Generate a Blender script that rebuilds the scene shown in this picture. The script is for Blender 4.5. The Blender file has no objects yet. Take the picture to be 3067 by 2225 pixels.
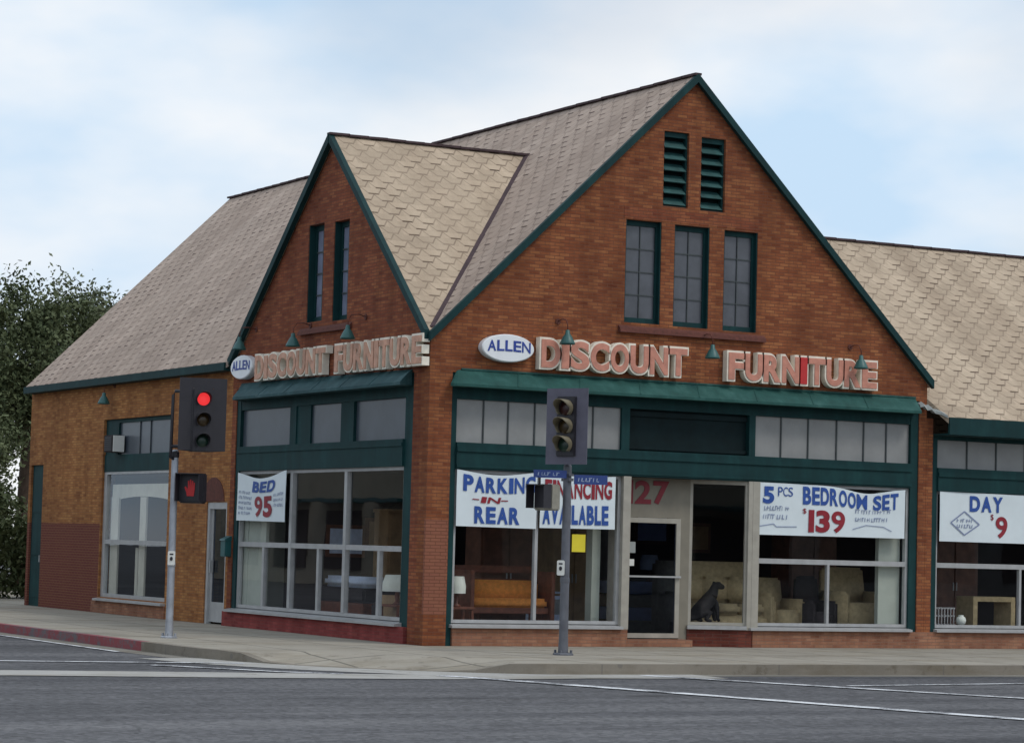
import bpy, bmesh, math, random
from mathutils import Vector, Matrix
from mathutils.geometry import tessellate_polygon
random.seed(7)
R = math.radians
scene = bpy.context.scene
COL = scene.collection

# ------------------------------------------------------------------ camera
YAW, PITCH, ROLL = R(28.917), R(3.8125), R(1.5216)
fwd = Vector((math.sin(YAW)*math.cos(PITCH), math.cos(YAW)*math.cos(PITCH), math.sin(PITCH)))
rgt = Vector((math.cos(YAW), -math.sin(YAW), 0))
upv = rgt.cross(fwd)
r2 = rgt*math.cos(ROLL) + upv*math.sin(ROLL)
u2 = upv*math.cos(ROLL) - rgt*math.sin(ROLL)
cam_d = bpy.data.cameras.new('camera')
cam = bpy.data.objects.new('camera', cam_d); COL.objects.link(cam)
cam.matrix_world = Matrix(((r2.x, u2.x, -fwd.x, -19.2843), (r2.y, u2.y, -fwd.y, -37.6668),
                           (r2.z, u2.z, -fwd.z, 1.6495), (0, 0, 0, 1)))
cam_d.lens = 91.72; cam_d.sensor_width = 36; cam_d.clip_end = 3000
scene.camera = cam

# ------------------------------------------------------------------ sky and sun
SUN_EL, SUN_AZ = R(52), R(150)          # azimuth clockwise from +Y: the weak sun stands behind the camera's right shoulder
world = bpy.data.worlds.new('World'); scene.world = world; world.use_nodes = True
nt = world.node_tree; nt.nodes.clear()
def wn(t, **k):
    n = nt.nodes.new(t)
    for a, b in k.items(): setattr(n, a, b)
    return n
out = wn('ShaderNodeOutputWorld'); mix = wn('ShaderNodeMixShader')
sky = wn('ShaderNodeTexSky', sky_type='NISHITA', sun_disc=False)
sky.sun_elevation = SUN_EL; sky.sun_rotation = SUN_AZ; sky.air_density = 1.0; sky.dust_density = 2.0
bg1 = wn('ShaderNodeBackground'); bg1.inputs[1].default_value = 0.14
bg2 = wn('ShaderNodeBackground'); bg2.inputs[1].default_value = 1.0
tc = wn('ShaderNodeTexCoord'); sep = wn('ShaderNodeSeparateXYZ'); nt.links.new(tc.outputs['Generated'], sep.inputs[0])
mp = wn('ShaderNodeMapping'); mp.inputs['Scale'].default_value = (2.4, 2.4, 5.2); mp.inputs['Location'].default_value = (2.1, 3.2, 1.1)
nt.links.new(tc.outputs['Generated'], mp.inputs[0])
nz = wn('ShaderNodeTexNoise'); nz.inputs['Scale'].default_value = 1.5; nz.inputs['Detail'].default_value = 4; nz.inputs['Roughness'].default_value = 0.45
nt.links.new(mp.outputs[0], nz.inputs['Vector'])
rp = wn('ShaderNodeValToRGB'); rp.color_ramp.interpolation = 'EASE'
rp.color_ramp.elements[0].position = 0.33; rp.color_ramp.elements[0].color = (0.62, 0.62, 0.62, 1)
rp.color_ramp.elements[1].position = 0.58; rp.color_ramp.elements[1].color = (1, 1, 1, 1)
nt.links.new(nz.outputs['Fac'], rp.inputs[0])
nz2 = wn('ShaderNodeTexNoise'); nz2.inputs['Scale'].default_value = 2.2; nz2.inputs['Detail'].default_value = 5
nt.links.new(mp.outputs[0], nz2.inputs['Vector'])
rp2 = wn('ShaderNodeValToRGB')
rp2.color_ramp.elements[0].position = 0.38; rp2.color_ramp.elements[0].color = (0.58, 0.76, 0.95, 1)
rp2.color_ramp.elements[1].position = 0.61; rp2.color_ramp.elements[1].color = (0.94, 0.96, 0.985, 1)
nt.links.new(nz2.outputs['Fac'], rp2.inputs[0])
nt.links.new(rp2.outputs[0], bg2.inputs[0])
nt.links.new(sky.outputs[0], bg1.inputs[0])
nt.links.new(rp.outputs[0], mix.inputs[0]); nt.links.new(bg1.outputs[0], mix.inputs[1]); nt.links.new(bg2.outputs[0], mix.inputs[2])
nt.links.new(mix.outputs[0], out.inputs[0])
sun_d = bpy.data.lights.new('sun', 'SUN'); sun_d.energy = 1.1; sun_d.angle = R(14); sun_d.color = (1, 0.95, 0.88)
sun = bpy.data.objects.new('sun', sun_d); COL.objects.link(sun)
sdir = Vector((math.sin(SUN_AZ)*math.cos(SUN_EL), math.cos(SUN_AZ)*math.cos(SUN_EL), math.sin(SUN_EL)))
sun.rotation_euler = sdir.to_track_quat('Z', 'Y').to_euler(); sun.location = (0, -10, 30)
scene.view_settings.view_transform = 'Standard'; scene.view_settings.look = 'None'
scene.view_settings.exposure = 0.0; scene.view_settings.gamma = 1.0
scene.cycles.max_bounces = 8; scene.cycles.transparent_max_bounces = 12

# ------------------------------------------------------------------ materials
def srgb(r, g, b, k=1.0):
    f = lambda c: ((c/255)/12.92 if c/255 <= .04045 else ((c/255+.055)/1.055)**2.4)*k
    return (f(r), f(g), f(b), 1)
class MAT:
    def __init__(s, name):
        s.m = bpy.data.materials.new(name); s.m.use_nodes = True; s.t = s.m.node_tree
        s.b = s.t.nodes['Principled BSDF']; s.o = s.t.nodes['Material Output']
    def n(s, t, **k):
        n = s.t.nodes.new(t)
        for a, b in k.items(): setattr(n, a, b)
        return n
    def l(s, a, b): s.t.links.new(a, b)
    def noise(s, vec, scale, detail=4, rough=.55):
        n = s.n('ShaderNodeTexNoise'); n.inputs['Scale'].default_value = scale; n.inputs['Detail'].default_value = detail
        n.inputs['Roughness'].default_value = rough
        if vec is not None: s.l(vec, n.inputs['Vector'])
        return n.outputs['Fac']
    def ramp(s, fac, stops):
        r = s.n('ShaderNodeValToRGB'); e = r.color_ramp.elements
        while len(e) < len(stops): e.new(0.5)
        for el, (p, c) in zip(e, stops):
            el.position = p; el.color = c if len(c) == 4 else (*c, 1)
        s.l(fac, r.inputs[0]); return r.outputs[0]
    def mix(s, fac, a, b, mode='MIX'):
        m = s.n('ShaderNodeMix', data_type='RGBA', blend_type=mode)
        for sock, v in ((m.inputs[0], fac), (m.inputs[6], a), (m.inputs[7], b)):
            if hasattr(v, 'links'): s.l(v, sock)
            else: sock.default_value = v
        return m.outputs[2]
    def bump(s, h, strength=.3, dist=.01):
        b = s.n('ShaderNodeBump'); b.inputs['Strength'].default_value = strength; b.inputs['Distance'].default_value = dist
        s.l(h, b.inputs['Height']); s.l(b.outputs[0], s.b.inputs['Normal'])
    def pos(s): return s.n('ShaderNodeNewGeometry').outputs['Position']
    def scaled(s, vec, sc):
        m = s.n('ShaderNodeMapping'); m.inputs['Scale'].default_value = sc; s.l(vec, m.inputs[0]); return m.outputs[0]
    def math(s, op, a, b=None):
        m = s.n('ShaderNodeMath', operation=op)
        for i, v in enumerate((a, b)):
            if v is None: continue
            if hasattr(v, 'links'): s.l(v, m.inputs[i])
            else: m.inputs[i].default_value = v
        return m.outputs[0]

def plain(name, col, rough=.6, var=.18, scale=6, metal=0, bump=0.0, spec=.5):
    M = MAT(name); p = M.pos()
    f = M.noise(p, scale, 5, .6)
    dark = tuple(c*(1-var) for c in col[:3])+(1,); lite = tuple(min(1, c*(1+var)) for c in col[:3])+(1,)
    M.l(M.ramp(f, [(.3, dark), (.7, lite)]), M.b.inputs['Base Color'])
    M.b.inputs['Roughness'].default_value = rough; M.b.inputs['Metallic'].default_value = metal
    M.b.inputs['Specular IOR Level'].default_value = spec
    if bump: M.bump(M.noise(p, scale*8, 3), bump, .005)
    return M.m

def weathered(name, col, rough, fade, chip):
    M = MAT(name); p = M.pos()
    f = M.noise(p, 2.2, 6, .65); st = M.noise(M.scaled(p, (5, 5, .5)), 1.0, 4, .6)
    c = M.ramp(M.math('ADD', M.math('MULTIPLY', f, .5), M.math('MULTIPLY', st, .5)), [(.36, tuple(x*.72 for x in col[:3])+(1,)), (.52, col), (.68, fade)])
    k = M.ramp(M.noise(p, 9, 6, .8), [(.66, (0, 0, 0, 1)), (.70, (1, 1, 1, 1))])
    M.l(M.mix(M.math('MULTIPLY', k, .5), c, chip), M.b.inputs['Base Color'])
    M.b.inputs['Roughness'].default_value = rough; M.b.inputs['Specular IOR Level'].default_value = .25
    M.bump(M.noise(p, 4, 4), .25, .012); return M.m

def brick(name, c1, c2, c3, mortar, maroon=None, paint=None):
    M = MAT(name); p = M.pos()
    sp = M.n('ShaderNodeSeparateXYZ'); M.l(p, sp.inputs[0])
    cb = M.n('ShaderNodeCombineXYZ'); M.l(M.math('ADD', sp.outputs[0], sp.outputs[1]), cb.inputs[0]); M.l(sp.outputs[2], cb.inputs[1])
    br = M.n('ShaderNodeTexBrick'); M.l(cb.outputs[0], br.inputs['Vector'])
    br.inputs['Scale'].default_value = 1; br.inputs['Brick Width'].default_value = .19; br.inputs['Row Height'].default_value = .056
    br.inputs['Mortar Size'].default_value = .006; br.inputs['Mortar Smooth'].default_value = .2; br.inputs['Bias'].default_value = -.05
    br.inputs['Color1'].default_value = (0, 0, 0, 1); br.inputs['Color2'].default_value = (1, 1, 1, 1); br.inputs['Mortar'].default_value = (.5, .5, .5, 1)
    st = M.noise(M.scaled(cb.outputs[0], (2.2, 9, 1)), 1.0, 5, .65)
    big = M.noise(p, .55, 3)
    per = M.math('ADD', M.math('MULTIPLY', br.outputs['Color'], .36), M.math('MULTIPLY', st, .70))
    col = M.ramp(per, [(.2, c1), (.5, c2), (.85, c3)])
    col = M.mix(1.0, col, M.ramp(big, [(.3, (.78, .74, .74, 1)), (.7, (1.15, 1.12, 1.05, 1))]), 'MULTIPLY')
    stain = M.ramp(M.noise(M.scaled(p, (1.3, 1.3, .25)), 1.4, 5, .7), [(.40, (.60, .55, .52, 1)), (.58, (1, 1, 1, 1))])
    col = M.mix(.7, col, stain, 'MULTIPLY')
    if maroon:      # painted-over part of the wall: below a height and beyond a place along the wall
        z1, yy, cc = maroon
        mk = M.math('MULTIPLY', M.math('LESS_THAN', sp.outputs[2], z1), M.math('GREATER_THAN', sp.outputs[1], yy))
        col = M.mix(M.math('MULTIPLY', mk, .92), col, cc)
    if paint:       # lighter paint patch on the corner pillar
        x1, za, zb, cc = paint
        mk = M.math('MULTIPLY', M.math('LESS_THAN', sp.outputs[0], x1), M.math('MULTIPLY', M.math('GREATER_THAN', sp.outputs[2], za), M.math('LESS_THAN', sp.outputs[2], zb)))
        mk = M.math('MULTIPLY', mk, M.math('LESS_THAN', sp.outputs[1], .05))
        col = M.mix(M.math('MULTIPLY', mk, .75), col, cc)
    col = M.mix(br.outputs['Fac'], col, mortar)
    M.l(col, M.b.inputs['Base Color']); M.b.inputs['Roughness'].default_value = .9; M.b.inputs['Specular IOR Level'].default_value = .2
    h = M.math('ADD', M.math('MULTIPLY', br.outputs['Fac'], -1), M.math('MULTIPLY', M.noise(p, 60, 3), .4))
    M.bump(h, .6, .008)
    return M.m

def shingle(name, base, dark):
    """hexagonal strip shingles: every tab shows a short dark butt line, rows staggered so the marks make a diamond lattice"""
    M = MAT(name); uv = M.n('ShaderNodeTexCoord').outputs['UV']
    sp = M.n('ShaderNodeSeparateXYZ'); M.l(uv, sp.inputs[0])
    wob = M.math('MULTIPLY', M.math('SUBTRACT', M.noise(uv, 2.2, 3), .5), .022)
    RW, RH = .40, .185
    v = M.math('DIVIDE', M.math('ADD', sp.outputs[1], wob), RH); row = M.math('FLOOR', v); fv = M.math('SUBTRACT', v, row)
    odd = M.math('MULTIPLY', M.math('MODULO', M.math('ADD', row, 200), 2), .5)
    uu = M.math('ADD', M.math('DIVIDE', M.math('ADD', sp.outputs[0], wob), RW), M.math('ADD', odd, 100)); col_i = M.math('FLOOR', uu); fu = M.math('SUBTRACT', uu, col_i)
    t = M.math('MULTIPLY', M.math('ABSOLUTE', M.math('SUBTRACT', fu, .5)), 2)
    cell = M.n('ShaderNodeCombineXYZ'); M.l(col_i, cell.inputs[0]); M.l(row, cell.inputs[1])
    wn_ = M.n('ShaderNodeTexWhiteNoise'); M.l(cell.outputs[0], wn_.inputs['Vector']); rnd_ = wn_.outputs['Value']
    dash = M.math('MULTIPLY', M.math('LESS_THAN', fv, .22), M.math('LESS_THAN', t, .48))
    dash = M.math('MULTIPLY', dash, M.ramp(rnd_, [(.05, (.25, .25, .25, 1)), (.9, (1, 1, 1, 1))]))
    zig = M.math('LESS_THAN', M.math('ABSOLUTE', M.math('SUBTRACT', M.math('MULTIPLY', M.math('SUBTRACT', t, .42), 1.7), fv)), .11)
    zig = M.math('MULTIPLY', zig, .46)
    mask = M.math('MAXIMUM', dash, zig)
    f = M.noise(uv, 1.0, 5, .65); g = M.noise(uv, 38, 2)
    lo = tuple(c*.80 for c in base[:3])+(1,); hi = tuple(c*1.18 for c in base[:3])+(1,)
    mixv = M.math('ADD', M.math('MULTIPLY', rnd_, .22), M.math('ADD', M.math('MULTIPLY', f, .5), M.math('MULTIPLY', g, .40)))
    col = M.ramp(mixv, [(.33, lo), (.82, hi)])
    pat = M.ramp(M.noise(uv, .45, 4), [(.40, (.55, .55, .55, 1)), (.60, (1, 1, 1, 1))])
    col = M.mix(M.math('MULTIPLY', mask, pat), col, dark)
    streak = M.ramp(M.noise(M.scaled(uv, (1.6, .12, 1)), 1.0, 4), [(.35, (.84, .82, .81, 1)), (.65, (1.05, 1.05, 1.05, 1))])
    col = M.mix(1.0, col, streak, 'MULTIPLY')
    M.l(col, M.b.inputs['Base Color']); M.b.inputs['Roughness'].default_value = .95; M.b.inputs['Specular IOR Level'].default_value = .12
    M.bump(M.math('ADD', M.math('MULTIPLY', mask, -1), M.math('ADD', M.math('MULTIPLY', g, .4), M.math('MULTIPLY', fv, -.8))), .7, .014)
    return M.m

def glass(name, tint=(1, 1, 1, 1), ior=1.33, rough=0.0):
    M = MAT(name); M.t.nodes.remove(M.b)
    tr = M.n('ShaderNodeBsdfTransparent'); tr.inputs[0].default_value = tint
    gl = M.n('ShaderNodeBsdfGlossy'); gl.inputs['Roughness'].default_value = rough; gl.inputs[0].default_value = (.9, .95, 1, 1)
    fr = M.n('ShaderNodeFresnel'); fr.inputs[0].default_value = ior
    bp_ = M.n('ShaderNodeBump'); bp_.inputs['Strength'].default_value = .05; bp_.inputs['Distance'].default_value = .02
    M.l(M.noise(M.pos(), .9, 2), bp_.inputs['Height']); M.l(bp_.outputs[0], gl.inputs['Normal'])
    front = M.math('SUBTRACT', 1.0, M.n('ShaderNodeNewGeometry').outputs['Backfacing'])     # only the outer face of a pane reflects
    mx = M.n('ShaderNodeMixShader'); M.l(M.math('MULTIPLY', fr.outputs[0], front), mx.inputs[0]); M.l(tr.outputs[0], mx.inputs[1]); M.l(gl.outputs[0], mx.inputs[2])
    M.l(mx.outputs[0], M.o.inputs[0]); return M.m

def concrete(name, base, joint, w=1.5, jm=.012, stains=.5):
    M = MAT(name); p = M.pos()
    br = M.n('ShaderNodeTexBrick'); M.l(M.scaled(p, (1, 1, 1)), br.inputs['Vector'])
    br.offset = 0; br.inputs['Scale'].default_value = 1; br.inputs['Brick Width'].default_value = w; br.inputs['Row Height'].default_value = w
    br.inputs['Mortar Size'].default_value = jm; br.inputs['Color1'].default_value = (.42, .42, .42, 1); br.inputs['Color2'].default_value = (.58, .58, .58, 1)
    br.inputs['Mortar'].default_value = (.5, .5, .5, 1)
    f = M.noise(p, .8, 6, .65); g = M.noise(p, 40, 3)
    v = M.math('ADD', M.math('MULTIPLY', f, .6), M.math('ADD', M.math('MULTIPLY', g, .2), M.math('MULTIPLY', br.outputs['Color'], .3)))
    lo = tuple(c*(1-.38*stains) for c in base[:3])+(1,); hi = tuple(c*1.12 for c in base[:3])+(1,)
    col = M.ramp(v, [(.36, lo), (.62, hi)])
    spots = M.ramp(M.noise(p, 3.1, 5, .7), [(.32, (.58, .55, .50, 1)), (.43, (1, 1, 1, 1))])
    col = M.mix(.7, col, spots, 'MULTIPLY')
    blot = M.ramp(M.noise(M.scaled(p, (.35, .9, 1)), 1.0, 5, .7), [(.50, (1, 1, 1, 1)), (.66, (.70, .66, .58, 1))])
    col = M.mix(.8, col, blot, 'MULTIPLY')
    gum = M.n('ShaderNodeTexVoronoi'); gum.inputs['Scale'].default_value = 1.7; M.l(p, gum.inputs['Vector'])
    col = M.mix(M.math('MULTIPLY', M.math('LESS_THAN', gum.outputs['Distance'], .075), .5), col, joint)
    col = M.mix(M.math('MULTIPLY', br.outputs['Fac'], .7), col, joint)
    M.l(col, M.b.inputs['Base Color']); M.b.inputs['Roughness'].default_value = .9; M.b.inputs['Specular IOR Level'].default_value = .25
    M.bump(g, .25, .006); return M.m

def asphalt(name):
    M = MAT(name); p = M.pos()
    f = M.noise(M.scaled(p, (.05, .42, 1)), 1.0, 5, .6); g = M.noise(p, 70, 2, .8); h = M.noise(p, .45, 6, .7)
    v = M.math('ADD', M.math('MULTIPLY', f, .60), M.math('ADD', M.math('MULTIPLY', g, .30), M.math('MULTIPLY', h, .22)))
    col = M.ramp(v, [(.42, (.060, .060, .064, 1)), (.56, (.105, .104, .109, 1)), (.72, (.150, .148, .152, 1))])
    oil = M.ramp(M.noise(M.scaled(p, (.25, .8, 1)), 1.0, 5, .75), [(.60, (1, 1, 1, 1)), (.72, (.55, .54, .53, 1))])
    col = M.mix(1.0, col, oil, 'MULTIPLY')
    vo = M.n('ShaderNodeTexVoronoi', feature='DISTANCE_TO_EDGE'); vo.inputs['Scale'].default_value = .16
    wv = M.n('ShaderNodeVectorMath', operation='ADD'); M.l(p, wv.inputs[0])
    ns = M.n('ShaderNodeTexNoise'); ns.inputs['Scale'].default_value = .9; ns.inputs['Detail'].default_value = 6; M.l(p, ns.inputs['Vector']); M.l(ns.outputs['Color'], wv.inputs[1])
    M.l(wv.outputs[0], vo.inputs['Vector'])
    crack = M.math('MULTIPLY', M.math('LESS_THAN', vo.outputs['Distance'], .0035), M.ramp(h, [(.45, (0, 0, 0, 1)), (.6, (1, 1, 1, 1))]))
    col = M.mix(M.math('MULTIPLY', crack, .35), col, (.04, .04, .042, 1))
    agg = M.n('ShaderNodeTexVoronoi'); agg.inputs['Scale'].default_value = 16; M.l(p, agg.inputs['Vector'])
    col = M.mix(.8, col, M.ramp(agg.outputs['Color'], [(.15, (.66, .66, .66, 1)), (.85, (1.36, 1.36, 1.36, 1))]), 'MULTIPLY')
    bands = M.ramp(M.noise(M.scaled(p, (.03, 1.1, 1)), 1.0, 3, .6), [(.38, (.74, .74, .76, 1)), (.56, (1.08, 1.08, 1.08, 1))])
    col = M.mix(.8, col, bands, 'MULTIPLY')
    M.l(col, M.b.inputs['Base Color']); M.b.inputs['Roughness'].default_value = .9; M.b.inputs['Specular IOR Level'].default_value = .2
    M.bump(g, .5, .01); return M.m

def worn_paint(name, base):
    M = MAT(name); p = M.pos()
    f = M.noise(p, 2.0, 6, .75); g = M.noise(p, 30, 3, .7)
    v = M.math('ADD', M.math('MULTIPLY', f, .7), M.math('MULTIPLY', g, .3))
    M.l(M.ramp(v, [(.43, (.13, .13, .14, 1)), (.53, base)]), M.b.inputs['Base Color']); M.b.inputs['Roughness'].default_value = .8
    return M.m

m_brick = brick('brick_front', (.165, .047, .023, 1), (.280, .095, .042, 1), (.410, .175, .074, 1), (.160, .066, .040, 1),
                paint=(.41, .5, 2.04, (.27, .11, .075, 1)))
m_brick_side = brick('brick_side_gable', (.160, .044, .026, 1), (.265, .082, .042, 1), (.370, .145, .066, 1), (.150, .062, .040, 1))
m_brick_left = brick('brick_left_wall', (.225, .086, .033, 1), (.390, .172, .062, 1), (.520, .270, .100, 1), (.235, .112, .054, 1),
                     maroon=(1.88, 15.3, (.135, .038, .036, 1)))
m_brick_base = brick('brick_bulkhead', (.24, .105, .070, 1), (.34, .165, .105, 1), (.43, .235, .15, 1), (.24, .14, .10, 1))
m_brick_red = brick('brick_painted_red', (.20, .042, .045, 1), (.28, .060, .060, 1), (.35, .095, .085, 1), (.20, .06, .055, 1))
m_brick_dim = brick('brick_dark_red', (.10, .028, .022, 1), (.17, .048, .036, 1), (.24, .085, .055, 1), (.11, .05, .04, 1))
m_dkred = plain('brick_sill_dark_red', (.105, .030, .020, 1), .85, .3, 14)
m_shw = shingle('shingle_shaded_tone', (.430, .342, .284, 1), (.085, .060, .054, 1))  # same shingle as the south slopes, weaker sunlight put into its colour
m_shs = shingle('shingle_sunlit_tone', (.490, .392, .292, 1), (.095, .066, .048, 1))  # paler copy of the shingle: sun on the south slopes painted in
m_ridge = plain('ridge_cap', (.060, .036, .040, 1), .9, .3, 8)
m_green = weathered('dark_green_paint', (.004, .036, .038, 1), .65, (.008, .054, .054, 1), (.03, .05, .045, 1))
m_fascia = weathered('fascia_green_paint', (.004, .034, .036, 1), .65, (.009, .050, .050, 1), (.03, .05, .045, 1))
m_awn = weathered('awning_green_metal', (.020, .084, .073, 1), .65, (.045, .130, .115, 1), (.010, .04, .036, 1))
m_awn2 = weathered('awning_teal_metal', (.026, .078, .086, 1), .65, (.075, .140, .150, 1), (.012, .04, .042, 1))
m_panel = plain('dark_panel', (.004, .014, .016, 1), .7, .3, 3, spec=.2)
m_lou = plain('louver_green', (.022, .080, .078, 1), .55, .3, 5)
m_pane_grey = plain('grey_transom_glass', (.27, .27, .265, 1), .30, .10, 2.5)
m_pane_blue = plain('blue_grey_transom_glass', (.065, .08, .10, 1), .30, .14, 2.5)
m_pane_attic = plain('dirty_attic_glass', (.085, .09, .105, 1), .22, .2, 3)
m_pane_attic2 = plain('pale_attic_glass', (.20, .22, .30, 1), .22, .2, 3)
m_came = plain('thin_dark_bars', (.05, .06, .062, 1), .6)
m_alu = plain('aluminium', (.42, .42, .42, 1), .42, .12, 5, .25)
m_alu_tan = plain('painted_tan_frame', (.36, .335, .285, 1), .55, .12, 5)
m_tan = plain('tan_panel', (.21, .19, .15, 1), .7, .12, 3)
m_glass = glass('shop_glass', (.97, .97, .97, 1), 1.45)
m_doorglass = glass('door_glass', (.42, .47, .60, 1), 1.45)
m_cream = plain('cream_letter_side', (.80, .74, .62, 1), .5, .12, 8)
m_salmon = plain('salmon_letter_face', (.56, .235, .165, 1), .55, .2, 7)
m_salmon2 = plain('faded_letter_face', (.56, .30, .20, 1), .55, .25, 7)
m_redface = plain('red_letter_face', (.52, .022, .022, 1), .45, .1, 7)
m_white = plain('white_enamel', (.80, .82, .84, 1), .35, .05, 4)
m_blueink = plain('blue_lettering', (.022, .055, .30, 1), .5, .1, 8)
m_bann = plain('banner_vinyl', (.70, .77, .80, 1), .45, .05, 2)
m_bblue = plain('banner_blue_ink', (.018, .072, .31, 1), .5, .15, 8)
m_bred = plain('banner_red_ink', (.26, .010, .022, 1), .5, .15, 8)
m_bgrey = plain('banner_small_ink', (.22, .26, .40, 1), .5, .15, 8)
m_numred = plain('number_red', (.20, .010, .020, 1), .5, .1, 8)
m_pole = plain('galvanised_pole', (.36, .38, .42, 1), .45, .18, 6, .4)
m_pole2 = plain('weathered_grey_pole', (.12, .125, .145, 1), .55, .2, 6, .2)
m_black = plain('signal_black', (.018, .016, .022, 1), .5, .2, 5)
m_plate = plain('signal_grey_backplate', (.105, .100, .135, 1), .6, .15, 5)
m_visor_in = plain('visor_tan_inside', (.16, .135, .085, 1), .6, .15, 9)
m_pedgrey = plain('pedestrian_signal_tan', (.26, .245, .20, 1), .6, .15, 9)
m_blue = plain('street_sign_blue', (.026, .060, .24, 1), .4, .1, 5)
m_signtxt = plain('street_sign_lettering', (.38, .45, .62, 1), .5, .1, 9)
m_yellow = plain('yellow_paper', (.72, .60, .03, 1), .6, .05, 5)
m_paper = plain('white_paper', (.70, .70, .66, 1), .6, .05, 5)
m_greybox = plain('grey_box', (.30, .32, .31, 1), .6, .1, 5)
m_lamp = plain('lamp_shade_green', (.028, .105, .098, 1), .45, .2, 9)
m_side = concrete('sidewalk_concrete', (.315, .287, .240, 1), (.09, .085, .07, 1), 1.52, .024)
m_kerb = concrete('kerb_concrete', (.225, .200, .165, 1), (.14, .13, .12, 1), 3.0, .01)
m_gut = concrete('gutter_concrete', (.36, .35, .33, 1), (.2, .2, .19, 1), 3.2, .01, .4)
m_redkerb = worn_paint('red_kerb_paint', (.26, .055, .065, 1))
m_pan = concrete('gutter_pan_dirty', (.20, .185, .16, 1), (.1, .1, .09, 1), 3.0, .01)
m_asph = asphalt('asphalt')
m_line = worn_paint('white_road_paint', (.70, .71, .73, 1))
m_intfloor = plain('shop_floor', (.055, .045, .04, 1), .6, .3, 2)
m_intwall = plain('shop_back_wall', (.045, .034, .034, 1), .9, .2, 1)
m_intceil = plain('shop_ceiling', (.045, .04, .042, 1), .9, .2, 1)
m_intpale = plain('pale_green_partition', (.42, .46, .40, 1), .7, .1, 2)
m_cream2 = plain('cream_board', (.56, .55, .46, 1), .7, .1, 2)
m_wood = plain('dark_wood', (.16, .05, .025, 1), .5, .35, 9)
m_orange = plain('orange_upholstery', (.80, .30, .06, 1), .9, .2, 14)
m_beige = plain('tan_upholstery', (.52, .41, .23, 1), .95, .2, 11)
m_choc = plain('dark_upholstery', (.035, .028, .03, 1), .9, .2, 11)
m_bluewhite = plain('pale_blue_bedding', (.60, .70, .88, 1), .9, .12, 9)
m_shade = plain('white_lamp_shade', (.78, .82, .74, 1), .8, .05, 9)
m_dog = plain('black_fur', (.014, .012, .013, 1), .75, .4, 20)
m_teal = plain('teal_metal', (.012, .085, .088, 1), .4, .2, 5)
m_bark = plain('bark', (.08, .055, .04, 1), .95, .3, 9)

def leafmat(name, c1, c2):
    M = MAT(name); p = M.pos()
    M.l(M.ramp(M.noise(p, 1.3, 4, .7), [(.3, c1), (.7, c2)]), M.b.inputs['Base Color'])
    M.b.inputs['Roughness'].default_value = .7; M.b.inputs['Specular IOR Level'].default_value = .3
    return M.m
m_leaf = leafmat('leaf_dark', (.040, .060, .024, 1), (.130, .150, .070, 1))
m_leaf2 = leafmat('leaf_grey', (.065, .082, .042, 1), (.170, .185, .110, 1))

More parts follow.
